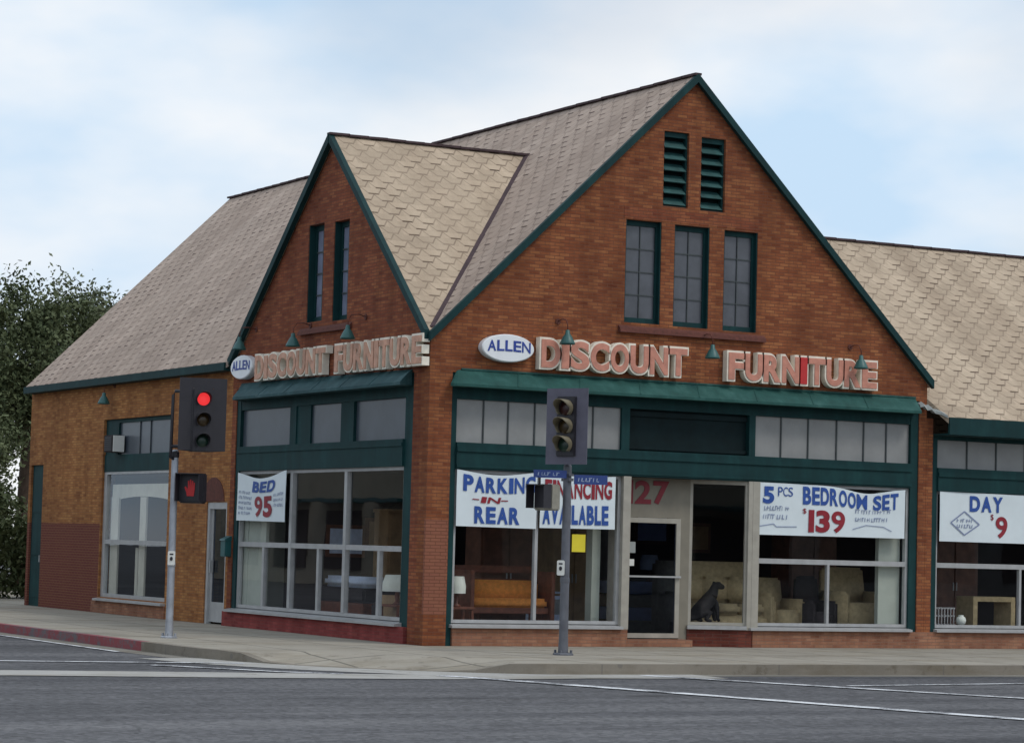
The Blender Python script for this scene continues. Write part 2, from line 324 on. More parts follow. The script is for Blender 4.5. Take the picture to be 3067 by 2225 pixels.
# ------------------------------------------------------------------ mesh helpers
class MB:
    def __init__(s): s.v = []; s.f = []; s.uv = {}
    def face(s, pts, uv=None):
        b = len(s.v); s.v += [tuple(p) for p in pts]; s.f.append(tuple(range(b, b+len(pts))))
        if uv: s.uv[len(s.f)-1] = uv
        return s
    def box(s, x0, x1, y0, y1, z0, z1):
        if x0 > x1: x0, x1 = x1, x0
        if y0 > y1: y0, y1 = y1, y0
        if z0 > z1: z0, z1 = z1, z0
        b = len(s.v)
        s.v += [(x, y, z) for z in (z0, z1) for y in (y0, y1) for x in (x0, x1)]
        for q in ((0, 2, 3, 1), (4, 5, 7, 6), (0, 1, 5, 4), (2, 6, 7, 3), (0, 4, 6, 2), (1, 3, 7, 5)): s.f.append(tuple(b+i for i in q))
        return s
    def hexa(s, p):      # 8 points, bottom ring then top ring
        b = len(s.v); s.v += [tuple(q) for q in p]
        for q in ((3, 2, 1, 0), (4, 5, 6, 7), (0, 1, 5, 4), (1, 2, 6, 5), (2, 3, 7, 6), (3, 0, 4, 7)): s.f.append(tuple(b+i for i in q))
        return s
    def bar(s, a, c, w, h=None, up=(0, 0, 1)):
        a = Vector(a); c = Vector(c); d = (c-a).normalized(); h = h or w
        u = Vector(up)
        if abs(d.dot(u)) > .98: u = Vector((1, 0, 0))
        sx = d.cross(u).normalized()*w/2; sz = sx.cross(d).normalized()*h/2
        return s.hexa([a-sx-sz, a+sx-sz, a+sx+sz, a-sx+sz, c-sx-sz, c+sx-sz, c+sx+sz, c-sx+sz])
    def lathe(s, prof, origin=(0, 0, 0), n=20, axis='z', rot=None, a0=0, a1=2*math.pi, cap=False):
        b = len(s.v); o = Vector(origin); full = abs(a1-a0-2*math.pi) < 1e-6; m = n if full else n+1
        for r, h in prof:
            for i in range(m):
                t = a0+(a1-a0)*i/n
                p = Vector((r*math.cos(t), r*math.sin(t), h))
                if rot is not None: p = rot @ p
                s.v.append(tuple(o+p))
        for j in range(len(prof)-1):
            for i in range(n):
                i2 = (i+1) % m
                s.f.append((b+j*m+i, b+j*m+i2, b+(j+1)*m+i2, b+(j+1)*m+i))
        if cap and full:
            s.f.append(tuple(b+i for i in range(m))[::-1]); s.f.append(tuple(b+(len(prof)-1)*m+i for i in range(m)))
        return s
    def tube(s, pts, r, n=10):
        pts = [Vector(p) for p in pts]; rr = r if isinstance(r, (list, tuple)) else [r]*len(pts); b = len(s.v)
        for k, p in enumerate(pts):
            d = (pts[min(k+1, len(pts)-1)]-pts[max(k-1, 0)]).normalized()
            u = Vector((0, 0, 1)) if abs(d.z) < .9 else Vector((1, 0, 0))
            a = d.cross(u).normalized(); c = a.cross(d).normalized()
            for i in range(n):
                t = 2*math.pi*i/n; s.v.append(tuple(p+(a*math.cos(t)+c*math.sin(t))*rr[k]))
        for k in range(len(pts)-1):
            for i in range(n):
                j = (i+1) % n; s.f.append((b+k*n+i, b+k*n+j, b+(k+1)*n+j, b+(k+1)*n+i))
        s.f.append(tuple(b+i for i in range(n))[::-1]); s.f.append(tuple(b+(len(pts)-1)*n+i for i in range(n)))
        return s
    def build(s, name, mat, parent=None, smooth=False, bevel=0, label=None):
        me = bpy.data.meshes.new(name); me.from_pydata(s.v, [], s.f)
        if s.uv:
            l = me.uv_layers.new(name='UVMap')
            for i, po in enumerate(me.polygons):
                q = s.uv.get(i)
                for k, li in enumerate(po.loop_indices): l.data[li].uv = q[k] if q else (0, 0)
        bm = bmesh.new(); bm.from_mesh(me)
        if not s.uv:
            bmesh.ops.remove_doubles(bm, verts=bm.verts, dist=1e-5)
        bmesh.ops.recalc_face_normals(bm, faces=bm.faces)
        if bevel: bmesh.ops.bevel(bm, geom=list(bm.edges), offset=bevel, segments=2, affect='EDGES', clamp_overlap=True)
        bm.to_mesh(me); bm.free()
        if smooth:
            for po in me.polygons: po.use_smooth = True
        return link(me, name, mat, parent, label)

def link(me, name, mat, parent=None, label=None):
    if mat is not None: me.materials.append(mat)
    o = bpy.data.objects.new(name, me); COL.objects.link(o)
    if parent is not None:
        o.parent = parent
        o.matrix_parent_inverse = world_of(parent).inverted()
    if label: o['label'] = label
    return o
WORLD = {}
def world_of(o):
    m = o.matrix_basis.copy()
    p = o.parent
    if p is not None: m = world_of(p) @ o.matrix_parent_inverse @ m
    return m
def thing(name, label, cat, loc=(0, 0, 0), group=None):
    o = bpy.data.objects.new(name, None); COL.objects.link(o); o.location = loc; o.empty_display_size = .2
    o['label'] = label; o['category'] = cat
    if group: o['group'] = group
    return o
def tag(o, label, cat, group=None):
    o['label'] = label; o['category'] = cat
    if group: o['group'] = group
    return o
def structure(o): o['kind'] = 'structure'; return o

def slab2d(outer, holes, to3, t):
    """extruded polygon with holes: to3(u, v, d) -> 3D point, d from 0 to t"""
    mb = MB(); loops = [outer]+holes
    flat = [p for l in loops for p in l]
    tris = tessellate_polygon([[Vector((p[0], p[1], 0)) for p in l] for l in loops])
    for d in (0, t):
        b = len(mb.v); mb.v += [to3(p[0], p[1], d) for p in flat]
        for a in tris: mb.f.append(tuple(b+i for i in a))
    for l in loops:
        for i in range(len(l)):
            p, q = l[i], l[(i+1) % len(l)]
            mb.face([to3(*p, 0), to3(*q, 0), to3(*q, t), to3(*p, t)])
    return mb
def rect(u0, u1, v0, v1): return [(u0, v0), (u1, v0), (u1, v1), (u0, v1)]
FR = lambda y0=0: (lambda u, v, d: (u, y0+d, v))        # front plane, depth into the building
SD = lambda x0=0: (lambda u, v, d: (x0+d, u, v))        # side plane

GLY = {}
def glyph(ch, off, depth, bev=0.0):
    key = (ch, off, depth, bev)
    if key not in GLY:
        cu = bpy.data.curves.new('glyph', 'FONT'); cu.body = ch; cu.offset = off; cu.extrude = depth/2; cu.resolution_u = 6
        if bev: cu.bevel_depth = bev; cu.bevel_resolution = 1
        ob = bpy.data.objects.new('glyph', cu); COL.objects.link(ob)
        me = bpy.data.meshes.new_from_object(ob); bpy.data.objects.remove(ob)
        vs = [v.co.copy() for v in me.vertices]; fs = [tuple(p.vertices) for p in me.polygons]; bpy.data.meshes.remove(me)
        xs = [v.x for v in vs]; ys = [v.y for v in vs]
        GLY[key] = (vs, fs, min(xs), max(xs), min(ys), max(ys))
    return GLY[key]
def put_glyph(mb, ch, u0, u1, v0, v1, place, off=.02, depth=0.0, slant=0.0):
    vs, fs, x0, x1, y0, y1 = glyph(ch, off, 0.02, 0)
    b = len(mb.v); dz = [v.z for v in vs]; lo = min(dz); hi = max(dz)
    for v in vs:
        fu = (v.x-x0)/(x1-x0); fv = (v.y-y0)/(y1-y0); fd = (v.z-lo)/(hi-lo) if hi > lo else 0
        mb.v.append(tuple(place(u0+fu*(u1-u0)+slant*fv*(v1-v0), v0+fv*(v1-v0), fd*depth)))
    mb.f += [tuple(b+i for i in f) for f in fs]
WID = {'I': .42, '1': .40, 'M': 1.3, 'W': 1.35, ' ': .5, '-': .55, 'L': .85, 'E': .9, 'F': .88, "'": .3, '$': .9}
def layout(txt, u0, u1, gap=.12):
    w = [WID.get(c, 1.0) for c in txt]; tot = sum(w)+gap*(len(txt)-1); k = (u1-u0)/tot; u = u0; r = []
    for c, ww in zip(txt, w):
        r.append((c, u, u+ww*k)); u += (ww+gap)*k
    return [q for q in r if q[0] != ' ']
def text_mesh(txt, u0, u1, v0, v1, place, off=.02, depth=.004, slant=0, gap=.12):
    mb = MB()
    for c, a, b in layout(txt, u0, u1, gap):
        if c == '-': put_glyph(mb, c, a, b, v0+(v1-v0)*.42, v0+(v1-v0)*.58, place, off, depth)
        else: put_glyph(mb, c, a, b, v0, v1, place, min(off*(.55 if c in 'MNW' else 1), .024 if c in '0689$' else 1), depth, slant)
    return mb

# ================================================================== GROUND
GZ = -.15
g = MB().face([(-260, -260, GZ), (320, -260, GZ), (320, 420, GZ), (-260, 420, GZ)]).build('road', m_asph); structure(g)

kpath = [(-4.42, 60.0), (-4.42, 30.0), (-4.42, 16.0), (-4.42, 8.0), (-4.42, 4.0), (-4.42, 1.0), (-4.40, -.4), (-4.36, -1.2)]
A, B, Cc = Vector((-4.36, -1.2)), Vector((-3.85, -4.45)), Vector((-.9, -5.62))
for i in range(1, 13):
    t = i/12; q = A*(1-t)**2+B*2*t*(1-t)+Cc*t*t; kpath.append((q.x, q.y))
kpath += [(1.5, -5.68), (4.0, -5.75), (8.0, -5.85), (14.0, -6.0), (30.0, -6.3), (70.0, -6.9)]
def offs(path, d):
    r = []
    for i, p in enumerate(path):
        a = Vector(path[max(i-1, 0)]); c = Vector(path[min(i+1, len(path)-1)]); t = (c-a).normalized()
        nrm = Vector((-t.y, t.x)); r.append((p[0]+nrm.x*d, p[1]+nrm.y*d))
    return r
def rampdepth(p):        # kerb ramp at the corner
    dx, dy = p[0]+3.0, p[1]+4.0
    s_ = abs(dx*.77-dy*.64) if False else math.hypot(dx, dy)
    return max(0, min(1, (2.3-s_)/.9))
def kz(p, fall): 
    r = rampdepth(p); r = r*r*(3-2*r); return -.142*r*fall
mbk = MB(); mbs = MB()
o0 = kpath; o1 = offs(kpath, .16); o2 = offs(kpath, .7); o3 = offs(kpath, 1.4)
zs = [[kz(p, f) for p in kpath] for f in (1, .97, .5, 0)]
mred = MB()
for i in range(len(kpath)-1):
    mb = mred if kpath[i+1][1] >= .9 else mbk
    for (pa, za, pb, zb) in ((o0, zs[0], o1, zs[1]),):
        mb.face([(*pa[i], za[i]), (*pa[i+1], za[i+1]), (*pb[i+1], zb[i+1]), (*pb[i], zb[i])])
    mb.face([(*o0[i], GZ-.05), (*o0[i+1], GZ-.05), (*o0[i+1], zs[0][i+1]), (*o0[i], zs[0][i])])
    for (pa, za, pb, zb) in ((o1, zs[1], o2, zs[2]), (o2, zs[2], o3, zs[3])):
        mbs.face([(*pa[i], za[i]), (*pa[i+1], za[i+1]), (*pb[i+1], zb[i+1]), (*pb[i], zb[i])])
ring = [(p[0], p[1], 0) for p in o3]
inner = [Vector(p) for p in ring]+[Vector((70, 60, 0))]
for t in tessellate_polygon([inner]): mbs.face([inner[i] for i in t])
structure(mbs.build('sidewalk', m_side)); structure(mbk.build('kerb', m_kerb)); structure(mred.build('red_painted_kerb', m_redkerb))
# gutter pan along the kerb and the concrete cross gutter over the side street
mg = MB(); gz = GZ+.004; a = offs(kpath, -.45)
for i in range(len(kpath)-1):
    mg.face([(*kpath[i], gz), (*kpath[i+1], gz), (*a[i+1], gz), (*a[i], gz)])
structure(mg.build('gutter', m_pan))
mg = MB(); gz = GZ+.006; ap = offs(kpath, -1.0)
for i in range(7, 20): mg.face([(*kpath[i], gz), (*kpath[i+1], gz), (*ap[i+1], gz), (*ap[i], gz)])
structure(mg.build('ramp_apron', m_gut))
mg = MB(); gz = GZ+.008
up_ = [(-40, -1.9), (-14, -4.05), (-8.1, -4.6), (-5.2, -5.2), (-3.2, -5.6), (-1.6, -5.95), (.8, -6.05)]
lo_ = [(-40, -3.3), (-14, -5.3), (-8.6, -5.8), (-5.5, -6.4), (-3.2, -6.75), (-1.6, -6.75), (.8, -6.35)]
for i in range(len(up_)-1): mg.face([(*lo_[i], gz), (*lo_[i+1], gz), (*up_[i+1], gz), (*up_[i], gz)])
structure(mg.build('cross_gutter', m_gut))
def stripe(pts, w):
    mb = MB(); z = GZ+.012
    L = offs(pts, w/2); Rr = offs(pts, -w/2)
    for i in range(len(pts)-1): mb.face([(*Rr[i], z), (*Rr[i+1], z), (*L[i+1], z), (*L[i], z)])
    o = mb.build('crosswalk_line', m_line); return structure(o)
stripe([(-2.75, -5.95), (-2.35, -6.93), (-1.2, -10.6), (-.02, -14.4), (1.9, -20.6)], .27)
stripe([(.50, -5.95), (2.84, -10.93), (6.5, -18.8)], .22)
stripe([(2.2, -8.52), (5.14, -8.16), (14, -7.1)], .11)
stripe([(-16, -.75), (-5.92, -2.52), (-4.30, -2.80)], .16)
stripe([(-5.9, -3.3), (-5.31, -4.05), (-4.75, -4.95), (-4.03, -5.55)], .16)
stripe([(-4.90, 9.0), (-4.92, 4.0), (-4.95, .6)], .10)

# ================================================================== THE STORE
W = 10.13; HX = 4.99; ZR = 9.84; EV = -.15; ZE = 4.97; MS = (ZR-ZE)/(HX-EV); MR = .965
G = 8.12; GH = 3.95; ZG = 8.80; Z0 = ZE-EV*MS*1.0
zmain = lambda x: ZE+(x-EV)*MS
zc = (ZG-5.10)/GH; zn = (ZG-5.10)/(G-GH)
B_ = thing('furniture_store', 'brick corner furniture store with steep front and side gables and green trim', 'building', (0, 0, 0))
FD = .30
# front gable wall with shop opening, attic windows and vents left open
out_f = [(0, -.05), (.42, -.05), (.42, 4.45), (9.96, 4.45), (9.96, -.05), (W, -.05), (W, 4.76), (HX, ZR-.06), (0, 5.03)]
win_f = [(3.665, 4.378, 5.475, 7.235), (4.644, 5.360, 5.465, 7.220), (5.664, 6.365, 5.458, 7.212)]
ven_f = [(4.39, 4.90, 7.52, 8.82), (5.152, 5.656, 7.51, 8.785)]
slab2d(out_f, [rect(*q) for q in win_f+ven_f], FR(), FD).build('wall', m_brick, B_, label='wide brick front gable wall')
# soldier course between vents and windows, and the two sloping sills
mb = MB()
mb.box(3.62, 6.45, -.006, .02, 7.25, 7.45); mb.build('lintel', m_brick_side, B_)
mb = MB(); mb.hexa([(3.55, -.09, 5.30), (6.53, -.09, 5.30), (6.53, .05, 5.30), (3.55, .05, 5.30), (3.55, -.07, 5.37), (6.53, -.07, 5.37), (6.53, .05, 5.455), (3.55, .05, 5.455)])
mb.build('window_sill', m_dkred, B_, label='dark red sill under the three attic windows')
# side gable wall and left wall
out_s = [(.301, -.05), (.56, -.05), (.56, 4.45), (7.96, 4.45), (7.96, -.05), (8.16, -.05), (8.16, 4.88), (GH, ZG-.05), (.301, 5.10+.25*zc)]
win_s = [(4.26, 4.91, 5.528, 7.275), (3.215, 3.83, 5.49, 7.245)]
slab2d(out_s, [rect(*q) for q in win_s], SD(), FD).build('wall', m_brick_side, B_, label='narrow brick side gable wall')
LX = .04
arch = [(8.52, 2.36), (9.55, 2.36)]+[(9.035+.515*math.cos(t), 2.36+.44*math.sin(t)) for t in [math.pi*i/12 for i in range(1, 12)]]
out_l = [(8.161, -.05), (20.5, -.05), (20.5, 4.86), (8.161, 4.86)]
edoor = (8.36, 9.36, -.02, 2.33); gdoor = (19.10, 19.93, -.02, 3.19); lwin = (11.42, 15.25, .34, 4.09)
slab2d([(8.161, -.05), (8.36, -.05), (8.36, 2.33), (9.36, 2.33), (9.36, -.05), (19.10, -.05), (19.10, 3.19), (19.93, 3.19), (19.93, -.05), (20.08, -.05), (20.08, 4.87), (8.161, 4.87)],
       [rect(*lwin)], SD(LX), FD).build('wall', m_brick_left, B_, label='low orange brick side wall with maroon paint below')
slab2d([(8.50, 2.345), (9.57, 2.345)]+[(9.035+.535*math.cos(t), 2.345+.46*math.sin(t)) for t in [math.pi*i/14 for i in range(1, 14)]], [], SD(LX-.015), .02).build('arch_panel', m_dkred, B_)
# rear and far walls close the shell
MB().box(.35, W, 19.8, 20.05, -.05, 4.86).build('wall', m_brick_left, B_, label='rear brick wall')
slab2d([(W, 4.7), (HX, ZR-.08), (.36, 5.2)], [], FR(19.8), .25).build('wall', m_brick_left, B_, label='rear gable wall')

# roofs ---------------------------------------------------------------
def roof(polys, mat, label, t=.10):
    """polys: list of (points on top surface, uvs)"""
    mb = MB()
    for pts, uv in polys:
        n = len(pts); loops = [Vector((u[0], u[1], 0)) for u in uv]
        for tri in tessellate_polygon([loops]):
            mb.face([pts[i] for i in tri], [uv[i] for i in tri])
            mb.face([(pts[i][0], pts[i][1], pts[i][2]-t) for i in tri][::-1], [uv[i] for i in tri][::-1])
        for i in range(n):
            p, q = pts[i], pts[(i+1) % n]
            mb.face([p, q, (q[0], q[1], q[2]-t), (p[0], p[1], p[2]-t)], [uv[i], uv[(i+1) % n], (uv[(i+1) % n][0], uv[(i+1) % n][1]-t), (uv[i][0], uv[i][1]-t)])
    return mb.build('roof', mat, B_, label=label)
sl = math.hypot(1, MS)
def mw(x, y): return ((x, y, zmain(x)), (y, (x-EV)*sl))
P = [mw(*q) for q in ((-.03, -.09), (-.03, .29), (.33, .29), (.33, 8.14), (EV, 8.14), (EV, 20.02), (HX, 20.62), (HX, -.09))]
roof([([p[0] for p in P], [p[1] for p in P])], m_shw, 'long grey shingled west roof slope')
def me_(x, y): return ((x, y, ZR-(x-HX)*MR), (-y, (2*HX-EV-x)*sl))
P = [me_(*q) for q in ((HX+.001, -.09), (10.21, -.09), (10.21, 20.62), (HX+.001, 20.62))]
roof([([p[0] for p in P], [p[1] for p in P])], m_shw, 'east roof slope behind the front gable')
sc = math.hypot(1, zc)
def cs(x, y): return ((x, y, 5.10+zc*y), (x, y*sc))
xr = (ZG-ZE)/MS+EV
P = [cs(*q) for q in ((-.10, .02), (-.10, GH), (xr+.03, GH), (.06, .02))]
roof([([p[0] for p in P], [p[1] for p in P])], m_shs, 'tan shingled slope of the side gable')
def cn(x, y): return ((x, y, 5.10+zn*(G-y)), (-x, (G-y)*sc))
P = [cn(*q) for q in ((xr+.03, GH+.001), (-.10, GH+.001), (-.10, G+.06), (.06, G+.06))]
roof([([p[0] for p in P], [p[1] for p in P])], m_shs, 'hidden north slope of the side gable')
# wing on the right
WY = 4.0; WZ = 7.82; WE = -.42; WZE = 4.15; wm = (WZ-WZE)/(WY-WE); ws = math.hypot(1, wm)
def wsf(x, y): return ((x, y, WZE+(y-WE)*wm), (x, (y-WE)*ws))
P = [wsf(*q) for q in ((10.13, 0.0), (10.13, WY), (26, WY), (26, WE), (10.29, WE))]
roof([([p[0] for p in P], [p[1] for p in P])], m_shs, 'tan shingled roof slope of the right wing')
def wnf(x, y): return ((x, y, WZ-(y-WY)*wm), (-x, (2*WY-WE-y)*ws))
P = [wnf(*q) for q in ((10.21, WY+.001), (26, WY+.001), (26, 8.4), (10.21, 8.4))]
roof([([p[0] for p in P], [p[1] for p in P])], m_shs, 'rear roof slope of the right wing')
# ridge caps and valley flashing: lapped pieces, slightly uneven
def caps(a, b, n, w=.13, h=.04, jit=.004):
    mb = MB(); a = Vector(a); b = Vector(b)
    for i in range(n):
        p = a.lerp(b, i/n)+Vector((0, 0, random.uniform(-jit, jit))); q = a.lerp(b, (i+1.04)/n)+Vector((0, 0, random.uniform(-jit, jit)+.006))
        mb.bar(p, q, w, h)
    return mb
caps((HX, -.11, ZR+.012), (HX, 20.64, ZR+.012), 46).build('ridge_cap', m_ridge, B_, label='ridge cap of the main roof')
caps((-.12, GH, ZG+.012), (xr+.08, GH, ZG+.012), 11).build('ridge_cap', m_ridge, B_, label='ridge cap of the side gable')
caps((9.0, WY, WZ+.012), (26, WY, WZ+.012), 36).build('ridge_cap', m_ridge, B_, label='ridge cap of the right wing')
caps((.05, .04, 5.16), (xr+.02, GH, ZG+.02), 14, .10, .03).build('valley_flashing', m_ridge, B_)
# rake boards
def board(a, b, h, t, nrm):
    a = Vector(a); b = Vector(b); n = Vector(nrm).normalized()*t; d = Vector((0, 0, -h))
    return [a, b, b+n, a+n, a+d, b+d, b+d+n, a+d+n]
def board_mb(a, b, h, t, nrm):
    q = board(a, b, h, t, nrm); return MB().hexa([q[4], q[5], q[6], q[7], q[0], q[1], q[2], q[3]])
board_mb((-.06, -.03, zmain(-.06)+.02), (HX, -.03, ZR+.02), .15, .085, (0, -1, 0)).build('rake_board', m_fascia, B_)
board_mb((HX, -.03, ZR+.02), (10.20, -.03, ZR-(10.20-HX)*MR+.02), .15, .085, (0, -1, 0)).build('rake_board', m_fascia, B_)
board_mb((-.03, 0.0, 5.11), (-.03, GH, ZG+.02), .15, .09, (-1, 0, 0)).build('rake_board', m_fascia, B_)
board_mb((-.03, GH, ZG+.02), (-.03, G+.08, 5.10-.08*zn), .17, .10, (-1, 0, 0)).build('rake_board', m_fascia, B_)
board_mb((EV+.02, 8.20, ZE), (EV+.02, 20.03, ZE), .15, .06, (-1, 0, 0)).build('eave_fascia', m_fascia, B_, label='green gutter board along the left eave')
MB().box(EV+.02, LX+.02, 8.2, 20.0, 4.82, 4.85).build('soffit', m_green, B_)
board_mb((10.30, WE+.02, WZE+.01), (26, WE+.02, WZE+.01), .31, .05, (0, -1, 0)).build('eave_fascia', m_fascia, B_, label='green board along the right wing eave')
MB().box(10.28, 26, WE+.02, .0, 3.84, 3.87).build('soffit', m_green, B_)
# torn white flashing at the foot of the wing roof
mb = MB(); pr = None
pts = [(9.93, -.05, 4.38), (9.99, -.09, 4.40), (10.04, -.12, 4.33), (10.10, -.16, 4.345), (10.15, -.22, 4.27), (10.21, -.30, 4.255), (10.27, -.43, 4.19)]
for i in range(len(pts)-1):
    p, q = Vector(pts[i]), Vector(pts[i+1])
    mb.hexa([p+Vector((0, .10, -.03)), q+Vector((0, .10, -.03)), q+Vector((0, -.02, -.05)), p+Vector((0, -.02, -.05)), p+Vector((0, .10, .05)), q+Vector((0, .10, .05)), q, p])
mb.build('flashing', m_greybox, B_, label='torn white flashing at the foot of the wing roof')

# attic windows and vents ----------------------------------------------
def attic_front(x0, x1, z0, z1):
    y = .10; f = MB(); w = .06
    f.box(x0, x0+w, y, y+.06, z0, z1).box(x1-w, x1, y, y+.06, z0, z1).box(x0+w, x1-w, y, y+.06, z1-w*1.5, z1).box(x0+w, x1-w, y, y+.06, z0, z0+w*1.6)
    f.box(x1-.018, x1-.001, .012, y-.001, z0+.001, z1-.001); f.box(x0+.001, x0+.018, .012, y-.001, z0+.001, z1-.001)
    o = f.build('window', m_green, B_)
    MB().box(x0+w, x1-w, y+.03, y+.04, z0+w*1.6, z1-w*1.5).build('pane', m_pane_attic, o)
    zz0 = z0+w*1.6; zz1 = z1-w*1.5; xm = (x0+x1)/2
    for k in (1, 2, 3):
        z = zz0+(zz1-zz0)*k/4; MB().box(x0+w, x1-w, y+.014, y+.028, z-.009, z+.009).build('glazing_bar', m_came, o)
    MB().box(xm-.008, xm+.008, y+.011, y+.027, zz0, zz1).build('glazing_bar', m_came, o)
for q in win_f: attic_front(*q)
def attic_side(y0, y1, z0, z1):
    x = .13; f = MB(); w = .07
    f.box(x, x+.06, y0, y0+w, z0, z1).box(x, x+.06, y1-w, y1, z0, z1).box(x, x+.06, y0+w, y1-w, z1-w*1.4, z1).box(x, x+.06, y0+w, y1-w, z0, z0+w*1.5)
    f.box(.012, x-.001, y1-.02, y1-.001, z0+.001, z1-.001)
    o = f.build('window', m_green, B_)
    MB().box(x+.03, x+.04, y0+w, y1-w, z0+w*1.5, z1-w*1.4).build('pane', m_pane_attic2, o)
    zz0 = z0+w*1.5; zz1 = z1-w*1.4; ym = (y0+y1)/2
    for k in (1, 2, 3):
        z = zz0+(zz1-zz0)*k/4; MB().box(x+.012, x+.028, y0+w, y1-w, z-.012, z+.012).build('glazing_bar', m_came, o)
    MB().box(x+.009, x+.025, ym-.012, ym+.012, zz0, zz1).build('glazing_bar', m_came, o)
for q in win_s: attic_side(*q)
MB().hexa([(-.07, 3.0, 5.31), (-.07, 5.15, 5.31), (.05, 5.15, 5.31), (.05, 3.0, 5.31), (-.05, 3.0, 5.38), (-.05, 5.15, 5.38), (.05, 5.15, 5.47), (.05, 3.0, 5.47)]).build('window_sill', m_dkred, B_, label='dark red sill under the two side attic windows')
for (x0, x1, z0, z1) in ven_f:
    f = MB().box(x0, x0+.035, .06, .16, z0, z1).box(x1-.035, x1, .06, .16, z0, z1).box(x0+.035, x1-.035, .06, .16, z1-.09, z1).box(x0+.035, x1-.035, .06, .16, z0, z0+.03)
    o = f.build('vent', m_green, B_)
    n = 6; zz0 = z0+.03; st = (z1-.09-zz0)/n
    for k in range(n):
        za = zz0+k*st; MB().hexa([(x0+.035, .02, za+.01), (x1-.035, .02, za+.01), (x1-.035, .05, za-.0), (x0+.035, .05, za-.0),
                              (x0+.035, .17, za+st*.72), (x1-.035, .17, za+st*.72), (x1-.035, .20, za+st*.70), (x0+.035, .20, za+st*.70)]).build('louver', m_lou, o)
    MB().box(x0, x1, .21, .22, z0, z1).build('backing', m_panel, o)

# awnings ----------------------------------------------------------------
def awning_front():
    xa, xb, ta, tb, d = .47, 9.86, .29, 9.78, .30
    mb = MB()
    # rounded left corner
    top = [(xa+.10, -.001, 4.495), (xb, -.001, 4.495), (tb, -d, 4.25), (ta+.12, -d, 4.25)]
    mb.face(top)
    arc = [(xa+.10-.10*math.sin(t)-.10*0, -.001, 4.495-.0-.06*(1-math.cos(t))) for t in [0, .5, 1.0, 1.57]]
    arc2 = [(ta+.12-.12*math.sin(t), -d*math.cos(t*.55), 4.25) for t in [0, .5, 1.0, 1.57]]
    for i in range(3): mb.face([arc[i], arc[i+1], arc2[i+1], arc2[i]])
    e1 = arc[-1]; e2 = arc2[-1]
    mb.face([e1, e2, (e2[0], e2[1], 4.21), (xa-.02, -.001, 4.21)])
    mb.face([top[1], top[2], (tb, -d, 4.21), (xb, -.001, 4.21)])
    mb.face([(ta+.12, -d, 4.25), (tb, -d, 4.25), (tb, -d, 4.205), (ta+.12, -d, 4.205)])
    for i in range(3): mb.face([arc2[i], arc2[i+1], (*arc2[i+1][:2], 4.205), (*arc2[i][:2], 4.205)])
    mb.face([(xa, -.001, 4.207), (ta, -.18, 4.207), (ta+.12, -d, 4.207), (tb, -d, 4.207), (xb, -.001, 4.207)])
    o = mb.build('awning', m_awn, B_, label='green metal awning along the front')
    for i in range(1, 8):
        x = xa+(xb-xa)*i/8; xt = ta+(tb-ta)*i/8; MB().bar((x, -.004, 4.497), (xt, -d, 4.254), .016, .012).build('seam', m_awn, o)
    MB().bar((xa+.1, -.012, 4.505), (xb, -.012, 4.505), .03, .03).build('top_trim', m_awn, o)
awning_front()
def awning_side():
    ya, yb, ta, tb, d = .62, 7.86, .52, 7.52, .28
    mb = MB()
    mb.face([(-.001, ya, 4.50), (-.001, yb-.1, 4.56), (-.09, yb-.18, 4.44), (-.09, ya-.03, 4.44)])
    mb.face([(-.09, ya-.03, 4.44), (-.09, yb-.18, 4.44), (-d, tb, 4.275), (-d, ta, 4.275)])
    mb.face([(-d, ta, 4.275), (-d, tb, 4.275), (-d, tb, 4.225), (-d, ta, 4.225)])
    mb.face([(-.001, ya, 4.227), (-.001, yb, 4.227), (-d, tb, 4.227), (-d, ta, 4.227)])
    mb.face([(-.001, yb-.1, 4.56), (-.001, yb, 4.227), (-d, tb, 4.227), (-d, tb, 4.275), (-.09, yb-.18, 4.44)])
    mb.face([(-.001, ya, 4.50), (-.001, ya, 4.227), (-d, ta, 4.227), (-d, ta, 4.275), (-.09, ya-.03, 4.44)])
    o = mb.build('awning', m_awn2, B_, label='teal metal awning along the side')
    for i in (1, 2, 3, 4, 5):
        y = ta+(tb-ta)*i/6; MB().bar((-.09, y, 4.443), (-d, y, 4.278), .015, .01).build('seam', m_awn2, o)
awning_side()

# front storefront ---------------------------------------------------------
f = MB()
f.box(.421, .525, .02, .24, -.04, 4.44); f.box(9.79, 9.959, .02, .24, -.04, 4.44)          # jambs
f.box(.525, 9.79, .03, .24, 4.02, 4.44)                                                    # head
f.box(.525, 9.79, -.02, .24, 2.87, 3.31); f.box(.525, 9.79, -.045, -.021, 3.16, 3.24); f.box(.525, 9.79, -.04, -.021, 2.90, 2.95)   # header with mouldings
f.box(3.69, 3.85, .03, .22, 3.31, 4.02); f.box(6.29, 6.42, .03, .22, 3.31, 4.02)
f.build('storefront_frame', m_green, B_, label='dark green timber surround of the front windows')
f = MB().box(3.85, 6.29, .14, .18, 3.31, 4.02).box(3.85, 6.29, .10, .139, 3.34, 3.40).box(3.85, 6.29, .10, .139, 3.90, 3.98)
f.build('transom_panel', m_panel, B_)
def transom(x0, x1, xs, mat):
    o = MB().box(x0, x1, .085, .095, 3.312, 4.018).build('transom_window', mat, B_)
    for x in xs: MB().box(x-.011, x+.011, .062, .084, 3.312, 4.018).build('glazing_bar', m_came, o)
transom(.527, 3.689, (1.05, 1.515, 2.02, 2.58, 3.147), m_pane_grey)
transom(6.422, 9.788, (6.987, 7.567, 8.183, 8.778, 9.279), m_pane_grey)

